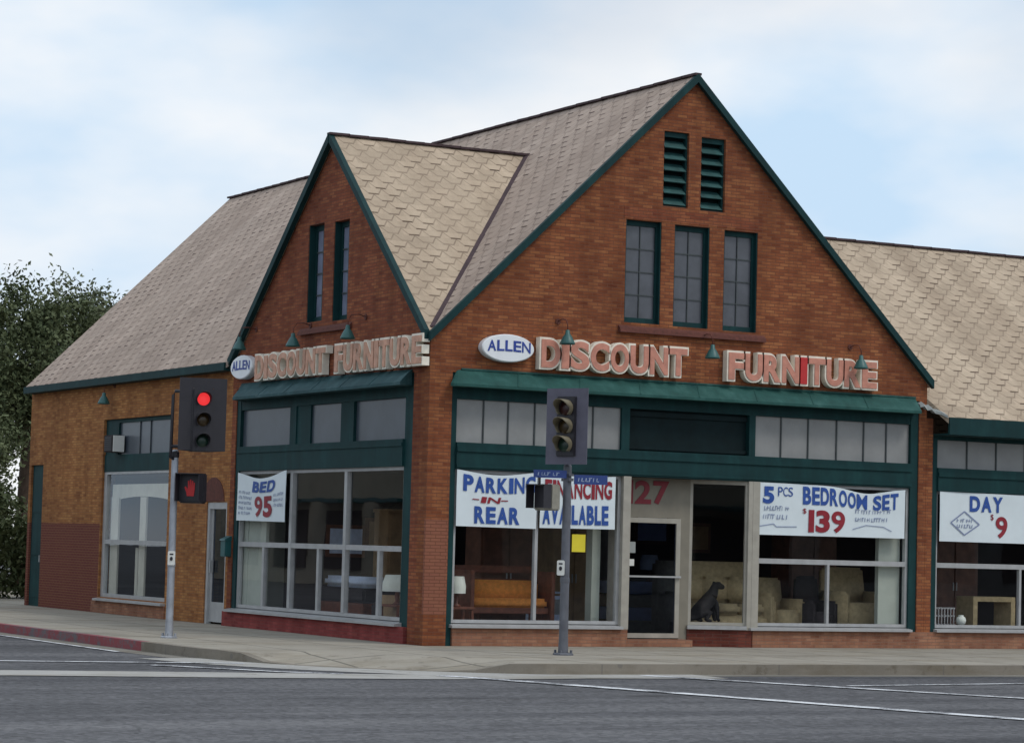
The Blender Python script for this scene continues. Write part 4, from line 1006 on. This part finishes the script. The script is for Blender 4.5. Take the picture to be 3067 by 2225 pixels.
def pole(label, x, y, ztop, r, mat, hand=None):
    s = thing('signal_pole', label, 'pole', (x, y, 0), 'signal poles on the corner pavement')
    MB().lathe([(.0, ztop+.02), (r*.6, ztop+.02), (r*.95, ztop), (r, ztop-.03), (r*1.12, .30), (r*1.25, .06), (r*1.25, 0)], (x, y, 0), 20).build('shaft', mat, s, True)
    MB().lathe([(0, .035), (r*2.4, .035), (r*2.6, .02), (r*2.6, -.02)], (x, y, 0), 8).build('base_plate', mat, s)
    bb = MB()
    for k in range(4):
        t = math.pi/4+k*math.pi/2; bb.lathe([(0, .08), (.022, .08), (.022, .03)], (x+r*2*math.cos(t), y+r*2*math.sin(t), 0), 6)
    bb.build('anchor_bolts', mat, s)
    MB().lathe([(r*1.16, 0.0), (r*1.20, .02), (r*1.20, .06), (r*1.14, .08)], (x, y, ztop*.38), 20).build('band', mat, s)
    return s
pole('pale galvanised signal pole on the side pavement at left', -3.41, 2.40, 3.05, .055, m_pole)
pole('dark grey signal pole on the front pavement at centre', .90, -2.98, 2.90, .063, m_pole2)
# bracket arms holding the heads (parts of the heads' mounts)
s = thing('signal_bracket', 'black side bracket holding the lit traffic light to its pole', 'bracket', (-3.41, 2.38, 2.98))
MB().tube([(-3.41, 2.40, 2.90), (-3.52, 2.34, 2.95), (-3.52, 2.32, 3.05), (-3.52, 2.30, 3.95), (-3.50, 2.28, 4.02), (-3.10, 2.14, 4.02)], .028, 8).tube([(-3.52, 2.31, 3.12), (-3.10, 2.14, 3.12)], .028, 8).build('pipe', m_black, s, True)
MB().lathe([(.055, .0), (.065, .01), (.065, .09), (.055, .10)], (-3.41, 2.40, 2.94), 16).build('collar', m_black, s)

def ped_signal(label, cx, cy, z0, z1, w_, d_, ang_, body, facem, lit):
    s = thing('pedestrian_signal', label, 'pedestrian signal', (cx, cy, z0), 'pedestrian signals on the corner poles')
    M = Matrix.Translation((cx, cy, 0)) @ Matrix.Rotation(ang_, 4, 'Z')
    def X(mb):
        mb.v = [tuple(M @ Vector(v)) for v in mb.v]; return mb
    X(MB().box(-w_/2, w_/2, -.02, d_, z0, z1)).build('housing', facem, s, bevel=.02)
    h = MB(); tt = .012; v0 = -.20
    h.box(-w_/2, -w_/2+tt, v0, -.021, z0+.03, z1-.005).box(w_/2-tt, w_/2, v0, -.021, z0+.03, z1-.005).box(-w_/2+tt, w_/2-tt, v0-.02, -.021, z1-.018, z1-.005)
    X(h).build('visor', body, s)
    X(MB().box(-w_/2+.03, w_/2-.03, -.03, -.021, z0+.04, z1-.03)).build('screen', m_black, s)
    if lit:     # raised hand
        hb = MB(); zc_ = (z0+z1)/2
        P_ = [(-.06, -.13), (.06, -.13), (.075, -.02), (.075, .09), (.055, .09), (.05, .01), (.045, .12), (.022, .12), (.018, .01), (.010, .14), (-.012, .14), (-.015, .01), (-.025, .12), (-.047, .12), (-.047, -.02), (-.085, .03), (-.105, .01), (-.07, -.07)]
        q = slab2d([(p[0], zc_+p[1]) for p in P_], [], lambda u, v, d: (u, -.036-d, v), .005)
        X(q).build('hand_symbol', m_hand, s)
    X(MB().box(-.05, .05, d_, d_+.10, (z0+z1)/2-.04, (z0+z1)/2+.04)).build('mount', body, s)
    return s
ped_signal('black pedestrian signal showing a red hand on the left pole', -3.20, 2.17, 2.20, 2.69, .42, .16, R(-44), m_black, m_black, True)
ped_signal('tan boxed pedestrian signal with dark hood on the middle pole', .50, -2.95, 2.20, 2.60, .36, .20, R(-70), m_black, m_pedgrey, False)

def push_sign(label, x, y, z, nrm_):
    s = thing('push_button_sign', label, 'sign', (x, y, z), 'push button signs on the corner poles')
    n_ = Vector(nrm_).normalized(); t_ = Vector((-n_.y, n_.x, 0)); 
    def pl(u, v, d): q = Vector((x, y, z))+t_*u+n_*d; return (q.x, q.y, z+v)
    slab2d([(-.06, -.10), (-.045, -.115), (.045, -.115), (.06, -.10), (.06, .10), (.045, .115), (-.045, .115), (-.06, .10)], [], pl, .012).build('plate', m_paper, s)
    mb = MB()
    q = [(.018*math.cos(k*math.pi/6)*1.3, -.01+.026*math.sin(k*math.pi/6)*1.3) for k in range(12)]
    slab2d(q, [], lambda u, v, d: pl(u, v, .0125+d), .01).build('button', m_black, s)
    slab2d(rect(-.03, .03, .05, .075), [], lambda u, v, d: pl(u, v, .0125+d), .002).build('symbol', m_black, s)
push_sign('white push button plate on the pale left pole', -3.44, 2.33, 1.30, (-.5, -.87, 0))
push_sign('white push button plate on the left of the dark middle pole', .80, -3.02, 1.33, (-.75, -.66, 0))
def street_sign(label, a_, b_, z0, z1, seed):
    s = thing('street_sign', label, 'street sign', ((a_[0]+b_[0])/2, (a_[1]+b_[1])/2, z0), 'blue street name signs on the middle pole')
    a3 = Vector((*a_, 0)); b3 = Vector((*b_, 0)); t_ = (b3-a3).normalized(); n_ = Vector((t_.y, -t_.x, 0)); L_ = (b3-a3).length
    pl = lambda u, v, d: tuple(a3+t_*u+n_*d+Vector((0, 0, v)))
    slab2d(rect(0, L_, z0, z1), [], pl, -.012).build('blade', m_blue, s)
    h = z1-z0
    scribble(L_*.12, L_*.72, z0+h*.28, z0+h*.72, lambda u, v, d: pl(u, v, d+.001), seed).build('lettering', m_signtxt, s)
    MB().box(.86, .94, -3.10, -2.86, z0+h*.3, z0+h*.6).build('clamp', m_pole2, s)
street_sign('blue street name sign on the left of the middle pole top', (.37, -2.86), (.85, -3.04), 2.70, 2.82, 5)
street_sign('blue street name sign on the right of the middle pole top', (.97, -3.06), (1.44, -3.28), 2.615, 2.76, 9)

# ================================================================== FURNITURE BEHIND THE GLASS
FZ = .10
s = thing('sofa', 'orange cushioned sofa with dark wood frame in the left front window', 'sofa', (2.2, 1.5, FZ))
MB().box(1.48, 3.0, 1.75, 1.82, 1.18, 1.30).box(1.48, 3.0, 1.75, 1.80, .98, 1.08).box(1.42, 1.50, 1.05, 1.83, .10, 1.22).box(2.98, 3.06, 1.05, 1.83, .10, 1.22).box(1.50, 2.98, 1.12, 1.18, .50, .60).build('frame', m_wood, s, bevel=.01)
MB().box(1.52, 2.96, 1.42, 1.66, .62, 1.06).build('back_cushion', m_orange, s, bevel=.05, smooth=True)
MB().box(1.52, 2.96, 1.10, 1.44, .58, .76).build('seat_cushion', m_orange, s, bevel=.05, smooth=True)
def table_lamp(label, x, y, z, r=.15):
    s = thing('table_lamp', label, 'lamp', (x, y, z), 'white table lamps in the windows')
    MB().lathe([(0, 0), (.07, 0), (.075, .02), (.03, .05), (.045, .16), (.02, .26), (.012, .34)], (x, y, z), 16).build('base', m_wood, s, True)
    MB().lathe([(r, .22), (r*1.02, .34), (r*.80, .50), (r*.78, .50), (r*.98, .34), (r*.96, .23)], (x, y, z), 24).build('lamp_shade', m_shade, s, True)
    return s
def side_table(label, x0, x1, y0, y1, z, mt=m_wood):
    s = thing('side_table', label, 'table', ((x0+x1)/2, (y0+y1)/2, FZ), 'small tables in the windows')
    MB().box(x0, x1, y0, y1, z-.04, z).build('top', mt, s, bevel=.006)
    for (a, b) in ((x0+.02, y0+.02), (x1-.06, y0+.02), (x0+.02, y1-.06), (x1-.06, y1-.06)): MB().box(a, a+.04, b, b+.04, FZ, z-.041).build('leg', mt, s)
    return s
side_table('small dark table under the lamp at the corner of the front window', .70, 1.20, .45, .85, .62); table_lamp('white shaded lamp at the left end of the front window', .93, .62, .62, .15)
side_table('small dark table under the lamp in the side window', .45, .95, 1.85, 2.55, .60); table_lamp('white shaded lamp at the right end of the side window', .65, 2.25, .60, .26)
s = thing('nightstand', 'pale blue nightstand right of the sofa in the left front window', 'nightstand', (3.2, 1.8, FZ))
MB().box(3.08, 3.60, 1.70, 2.1, FZ, .80).build('case', m_bluewhite, s, bevel=.01); MB().box(3.05, 3.63, 1.67, 2.13, .84, .87).build('top', m_bluewhite, s)
MB().box(3.12, 3.56, 1.690, 1.699, .48, .74).build('drawer', m_greybox, s)
s = thing('bed', 'bed with pale blue bedding behind the side window', 'bed', (1.6, 6.0, FZ))
MB().box(1.0, 2.9, 4.3, 6.2, FZ, .55).build('base', m_wood, s, bevel=.01); MB().box(1.0, 2.9, 4.3, 6.2, .56, .82).build('mattress', m_choc, s, bevel=.05)
MB().box(1.05, 1.55, 4.45, 6.1, .82, 1.02).build('pillow', m_bluewhite, s, bevel=.06, smooth=True)
s = thing('armchair', 'dark armchair with pale seat in the middle of the side window', 'armchair', (1.2, 3.6, FZ))
MB().box(1.0, 1.7, 3.2, 4.0, .25, .60).build('seat', m_choc, s, bevel=.05); MB().hexa([(1.55, 3.2, .6), (1.7, 3.2, .6), (1.7, 4.0, .6), (1.55, 4.0, .6), (1.65, 3.25, 1.15), (1.8, 3.25, 1.15), (1.8, 3.95, 1.15), (1.65, 3.95, 1.15)]).build('backrest', m_bluewhite, s)
def armchair(label, x0, x1, y0, y1, ztop, mt, seat=.55):
    s = thing('armchair', label, 'armchair', ((x0+x1)/2, y0, FZ), 'upholstered chairs in the right front window')
    MB().box(x0+.12, x1-.12, y0, y1-.2, .22, seat).build('seat', mt, s, bevel=.05, smooth=True)
    MB().hexa([(x0+.04, y1-.28, .2), (x1-.04, y1-.28, .2), (x1-.04, y1, .2), (x0+.04, y1, .2), (x0+.10, y1-.16, ztop), (x1-.10, y1-.16, ztop), (x1-.10, y1+.04, ztop-.04), (x0+.10, y1+.04, ztop-.04)]).build('backrest', mt, s, bevel=.05, smooth=True)
    for a in (x0, x1-.16): MB().box(a, a+.16, y0+.02, y1-.1, FZ+.06, seat+.20).build('arm', mt, s, bevel=.05, smooth=True)
    for (a, b) in ((x0+.04, y0+.06), (x1-.10, y0+.06), (x0+.04, y1-.2), (x1-.10, y1-.2)): MB().box(a, a+.06, b, b+.06, FZ, FZ+.14).build('leg', m_wood, s)
    return s
s = thing('sofa', 'tall backed tan sofa behind the black dog beside the door', 'sofa', (6.8, 1.6, FZ))
MB().box(5.75, 7.62, 1.75, 2.3, .18, 1.46).build('backrest', m_beige, s, bevel=.06, smooth=True)
MB().box(5.72, 7.64, 1.20, 1.78, .18, .52).build('seat_frame', m_beige, s, bevel=.05, smooth=True)
for k in range(3):
    MB().box(5.92+.53*k, 6.43+.53*k, 1.16, 1.74, .525, .72).build('seat_cushion', m_beige, s, bevel=.05, smooth=True)
    MB().box(5.92+.53*k, 6.43+.53*k, 1.56, 1.78, .73, 1.20).build('back_cushion', m_beige, s, bevel=.06, smooth=True)
for a_ in (5.70, 7.52): MB().box(a_, a_+.18, 1.15, 2.0, .16, .92).build('arm', m_beige, s, bevel=.06, smooth=True)
armchair('tan armchair just right of the window post', 7.66, 8.46, 1.25, 2.1, 1.20, m_beige, .62)
armchair('tallest tan armchair by the pale board at the right', 9.0, 10.1, .85, 1.8, 1.42, m_beige, .78)
armchair('dark armchair between the two tan armchairs', 8.36, 9.0, 1.0, 1.7, 1.25, m_choc, .6)
s = thing('side_table', 'small pale frame table in the right wing window', 'table', (12.4, 1.1, FZ))
MB().box(11.95, 12.95, .85, 1.35, .84, .93).build('top', m_beige, s); MB().box(11.95, 12.05, .85, 1.35, FZ, .839).build('leg', m_beige, s); MB().box(12.85, 12.95, .85, 1.35, FZ, .839).build('leg', m_beige, s)
s = thing('bench_rack', 'low pale lattice rack at the left of the right wing window', 'rack', (10.95, .6, FZ))
fr_ = MB()
for k in range(8): fr_.box(10.70+k*.07, 10.72+k*.07, .48, .50, .38, .72)
for z in (.40, .56, .70): fr_.box(10.68, 11.24, .501, .52, z, z+.03)
fr_.build('lattice', m_alu, s); MB().box(10.68, 10.72, .53, .80, FZ, .70).box(11.20, 11.24, .53, .80, FZ, .70).build('stand', m_wood, s)
MB().box(10.69, 11.22, .53, .80, .30, .36).build('shelf', m_wood, s)
tag(MB().lathe([(0, 0), (.04, 0), (.045, .01), (.08, .05), (.095, .10), (.08, .155), (.045, .18), (.05, .20)], (11.22, .30, .40), 18).build('vase', m_shade, None, True), 'round white vase at the bottom of the right wing window', 'vase')
tag(MB().box(10.6, 11.6, .22, .44, FZ, .398).build('display_plinth', m_choc, bevel=.01), 'low dark plinth under the white vase', 'plinth')

def wardrobe(label, x0, x1, y0, y1, z, mt):
    s = thing('wardrobe', label, 'wardrobe', ((x0+x1)/2, y0, FZ), 'wardrobes at the back of the shop')
    MB().box(x0, x1, y0, y1, FZ, z).build('case', mt, s, bevel=.01); xm = (x0+x1)/2
    for a, b in ((x0+.03, xm-.01), (xm+.01, x1-.03)): MB().box(a, b, y0-.025, y0-.001, FZ+.12, z-.06).build('door', mt, s, bevel=.008)
    for a in (xm-.05, xm+.03): MB().box(a, a+.02, y0-.045, y0-.026, 1.0, 1.16).build('handle', m_alu, s)
    MB().box(x0-.03, x1+.03, y0-.04, y1, z+.001, z+.06).build('cornice', mt, s)
m_walnut = plain('walnut', (.14, .06, .035, 1), .5, .35, 5); m_oak = plain('pale_oak', (.34, .22, .11, 1), .55, .25, 5)
wardrobe('dark walnut wardrobe at the back behind the orange sofa', 2.6, 3.7, 2.9, 3.5, 2.05, m_walnut)
wardrobe('pale oak wardrobe deep inside to the right of the orange sofa', 4.4, 5.4, 3.6, 4.2, 2.15, m_oak)
wardrobe('dark walnut wardrobe behind the tan chairs in the right front window', 9.2, 10.3, 2.9, 3.5, 2.1, m_walnut)
wardrobe('pale oak wardrobe at the back of the side window', 2.0, 3.0, 5.4, 6.0, 2.2, m_oak)
wardrobe('dark walnut wardrobe at the back of the right wing window', 12.6, 13.8, 3.0, 3.6, 2.1, m_walnut)
s = thing('chest_of_drawers', 'orange brown chest of drawers under the lamp in the side window', 'chest', (.95, 3.0, FZ))
MB().box(.75, 1.3, 2.3, 3.15, FZ, .74).build('case', m_oak, s, bevel=.01)
for z in (.16, .36, .55): MB().box(.725, .749, 2.35, 3.10, z, z+.16).build('drawer', m_oak, s, bevel=.006)

s = thing('mattress_stack', 'stack of pale mattresses far inside behind the entrance door', 'mattresses', (6.0, 3.6, FZ))
for k in range(4): MB().box(5.7+.03*(k % 2), 7.6+.02*(k % 3), 3.3, 4.6, FZ+.24*k, FZ+.24*k+.225).build('mattress', m_bluewhite if k % 2 else m_beige, s, bevel=.04)
table_lamp('small white lamp standing on the mattress stack inside', 6.6, 3.7, FZ+.945, .18)
for k, (x_, z_, mt_) in enumerate(((1.2, 1.35, m_bluewhite), (2.0, 1.5, m_oak), (7.9, 1.75, m_bluewhite), (8.9, 1.6, m_oak), (11.8, 1.6, m_bluewhite))):
    f_ = thing('framed_picture', ('pale', 'brown', 'light blue', 'oak toned', 'light grey')[k]+' framed picture hanging on the inner back wall, '+('far left', 'second from left', 'middle', 'second from right', 'far right')[k], 'picture', (x_, 6.38, z_), 'framed pictures on the inner back wall')
    MB().box(x_, x_+.8, 6.35, 6.398, z_, z_+.6).build('frame', m_walnut, f_, bevel=.008); MB().box(x_+.07, x_+.73, 6.34, 6.349, z_+.07, z_+.53).build('canvas', mt_, f_)

# the dog ------------------------------------------------------------------
def dog(loc):
    ox, oy, oz = loc
    # (point, radius, parent); x is the way it faces
    N = [((-.19, 0, .13), .125, -1),      # 0 pelvis
         ((-.12, 0, .22), .135, 0), ((-.01, 0, .32), .135, 1), ((.09, 0, .40), .120, 2),      # loin, chest, withers
         ((.13, 0, .49), .080, 3), ((.15, 0, .565), .075, 4), ((.205, 0, .585), .070, 5), ((.275, 0, .560), .046, 6), ((.325, 0, .545), .036, 7),   # neck, skull, muzzle
         ((.13, .065, .30), .062, 2), ((.175, .072, .17), .036, 9), ((.195, .072, .05), .028, 10), ((.235, .072, .024), .030, 11),                      # near foreleg
         ((.13, -.065, .30), .062, 2), ((.155, -.072, .17), .036, 13), ((.165, -.072, .05), .028, 14), ((.205, -.072, .024), .030, 15),
         ((-.15, .105, .14), .095, 0), ((-.02, .130, .14), .058, 17), ((-.10, .130, .045), .034, 18), ((.02, .130, .026), .030, 19),                       # folded hind leg
         ((-.15, -.105, .14), .095, 0), ((-.02, -.130, .14), .058, 21), ((-.10, -.130, .045), .034, 22), ((.02, -.130, .026), .030, 23),
         ((-.30, 0, .05), .032, 0), ((-.38, .03, .03), .022, 25), ((-.44, .06, .028), .014, 26)]                                                        # tail
    me = bpy.data.meshes.new('dog')
    me.from_pydata([(ox+p[0]*1.12, oy+p[1]*1.12, oz+p[2]*1.12) for p, r, q in N], [(q, i) for i, (p, r, q) in enumerate(N) if q >= 0], [])
    o = bpy.data.objects.new('dog', me); COL.objects.link(o)
    sk = o.modifiers.new('skin', 'SKIN'); sk.use_smooth_shade = True
    for i, (p, r, q) in enumerate(N):
        v = me.skin_vertices[0].data[i]; v.radius = (r*1.12, r*1.12); v.use_root = (i == 0)
    ss = o.modifiers.new('sub', 'SUBSURF'); ss.levels = 2; ss.render_levels = 2
    bpy.context.view_layer.update()
    dg = bpy.context.evaluated_depsgraph_get()
    m2 = bpy.data.meshes.new_from_object(o.evaluated_get(dg)); m2.name = 'dog'
    bpy.data.objects.remove(o)
    bm = bmesh.new(); bm.from_mesh(m2)
    for sgn in (1, -1):       # hanging ears
        e = [(.155, .060*sgn, .64), (.20, .065*sgn, .635), (.195, .092*sgn, .535), (.15, .092*sgn, .525)]
        vs = [bm.verts.new((ox+p[0]*1.12, oy+(p[1]+dy*sgn)*1.12, oz+p[2]*1.12)) for dy in (0, .014) for p in e]
        for q in ((0, 1, 2, 3), (7, 6, 5, 4), (0, 4, 5, 1), (1, 5, 6, 2), (2, 6, 7, 3), (3, 7, 4, 0)): bm.faces.new([vs[k] for k in q])
    bm.to_mesh(m2); bm.free()
    for po in m2.polygons: po.use_smooth = True
    d = link(m2, 'dog', m_dog); tag(d, 'black dog sitting on the floor behind the angled window beside the door', 'dog')
tag(MB().box(5.35, 6.35, .50, 1.0, FZ, .40).build('window_ledge', m_choc, bevel=.01), 'dark ledge the black dog sits on inside the window', 'ledge')
dog((5.93, .72, .40))

# ================================================================== TREES
def tree(label, x, y, h, rad, crown_z, seed, mat, n_cl=60, leaves=150, squash=.85):
    rnd = random.Random(seed); s = thing('tree', label, 'tree', (x, y, 0), 'trees behind the store')
    tr = MB(); tr.tube([(x, y, GZ), (x+.1, y, h*.3), (x+.15, y+.1, h*.55), (x, y, h*.75)], [.28, .22, .16, .07], 10)
    cl = []
    for i in range(n_cl):
        while True:
            d = Vector((rnd.uniform(-1, 1), rnd.uniform(-1, 1), rnd.uniform(-1, 1)))
            if .25 < d.length < 1: break
        c = Vector((x, y, crown_z))+Vector((d.x*rad, d.y*rad, d.z*rad*squash)); cl.append((c, rnd.uniform(.35, .75)))
        if i % 4 == 0: tr.tube([(x+.05, y, h*(.35+.3*rnd.random())), Vector((x, y, crown_z)).lerp(c, .6), c], [.07, .04, .015], 6)
    tr.build('trunk', m_bark, s, True)
    lf = MB()
    for c, r_ in cl:
        for k in range(leaves):
            p = c+Vector((rnd.gauss(0, 1), rnd.gauss(0, 1), rnd.gauss(0, .85)))*r_*.55
            a_ = Vector((rnd.uniform(-1, 1), rnd.uniform(-1, 1), rnd.uniform(-1, 1))).normalized(); b_ = a_.cross(Vector((rnd.uniform(-1, 1), rnd.uniform(-1, 1), rnd.uniform(-1, 1)))).normalized()
            L_ = rnd.uniform(.045, .10); w_ = L_*.5
            lf.v += [tuple(p-a_*L_), tuple(p+b_*w_), tuple(p+a_*L_), tuple(p-b_*w_)]; q = len(lf.v); lf.f.append((q-4, q-3, q-2, q-1))
    me = bpy.data.meshes.new('crown'); me.from_pydata(lf.v, [], lf.f); link(me, 'crown', mat, s)
tree('broad dark leafy tree rising behind the left roof edge', 4.5, 34, 8.7, 2.3, 6.5, 3, m_leaf, 90, 330, 1.0)
tree('thinner grey green tree top further right above the roof', 7.4, 37, 9.2, 2.2, 7.4, 5, m_leaf2, 34, 200, .8)
tree('low dark tree at the far left beyond the store end', 1.4, 31, 5.0, 2.6, 2.7, 11, m_leaf, 110, 330)
tree('bushy tree at the far left edge beside the low dark tree', -2.0, 40, 6.5, 3.0, 3.6, 15, m_leaf, 70, 260)
# hedge closing the view past the end of the store
hb = MB(); rnd = random.Random(4)
for k in range(9000):
    p = Vector((rnd.uniform(-3.4, 3.0), 26+rnd.gauss(0, .35), rnd.uniform(.05, 1.9)+.15*math.sin(k)))
    a_ = Vector((rnd.uniform(-1, 1), rnd.uniform(-1, 1), rnd.uniform(-1, 1))).normalized(); b_ = a_.cross(Vector((.3, .5, .8))).normalized()
    L_ = rnd.uniform(.06, .12); hb.v += [tuple(p-a_*L_), tuple(p+b_*L_*.5), tuple(p+a_*L_), tuple(p-b_*L_*.5)]; q = len(hb.v); hb.f.append((q-4, q-3, q-2, q-1))
me = bpy.data.meshes.new('hedge'); me.from_pydata(hb.v, [], hb.f); tag(link(me, 'hedge', m_leaf), 'dark clipped hedge beyond the end of the store', 'hedge')

# ================================================================== ACROSS THE STREETS (unseen shops, added for the shop glass to mirror)
m_stucco = plain('stucco_beige', (.42, .37, .29, 1), .9, .15, .8); m_stucco2 = plain('stucco_grey', (.30, .30, .29, 1), .9, .15, .8)
def opposite(label, x0, x1, y0, y1, h, mt, face):
    s = thing('unseen_shop', label, 'building', ((x0+x1)/2, (y0+y1)/2, GZ), 'unseen shops added across the streets')
    MB().box(x0, x1, y0, y1, GZ, h).build('wall', mt, s); MB().box(x0-.15, x1+.15, y0-.15, y1+.15, h+.001, h+.35).build('parapet', m_kerb, s)
    n = int(((x1-x0) if face == 'y' else (y1-y0))/5)
    for k in range(n):
        if face == 'y':
            a = x0+.8+k*5; MB().box(a, a+3.4, y1-.02, y1+.06, .5, 2.9).build('window', m_choc, s); MB().box(a-.2, a+3.6, y1, y1+1.1, 3.2, 3.35).build('canopy', m_teal, s)
        else:
            a = y0+.8+k*5; MB().box(x1-.02, x1+.06, a, a+3.4, .5, 2.9).build('window', m_choc, s); MB().box(x1, x1+1.1, a-.2, a+3.6, 3.2, 3.35).build('canopy', m_teal, s)
opposite('added unseen long low beige shop row across the front street', -8, 34, -66, -54, 6.2, m_stucco, 'y')
opposite('added unseen taller grey shop block further right across the front street', 36, 80, -68, -54, 8.5, m_stucco2, 'y')
opposite('added unseen grey shop block across the side street', -40, -26, 4, 34, 7.0, m_stucco2, 'x')
opposite('added unseen beige shop block further along the side street', -42, -26, 36, 75, 6.0, m_stucco, 'x')
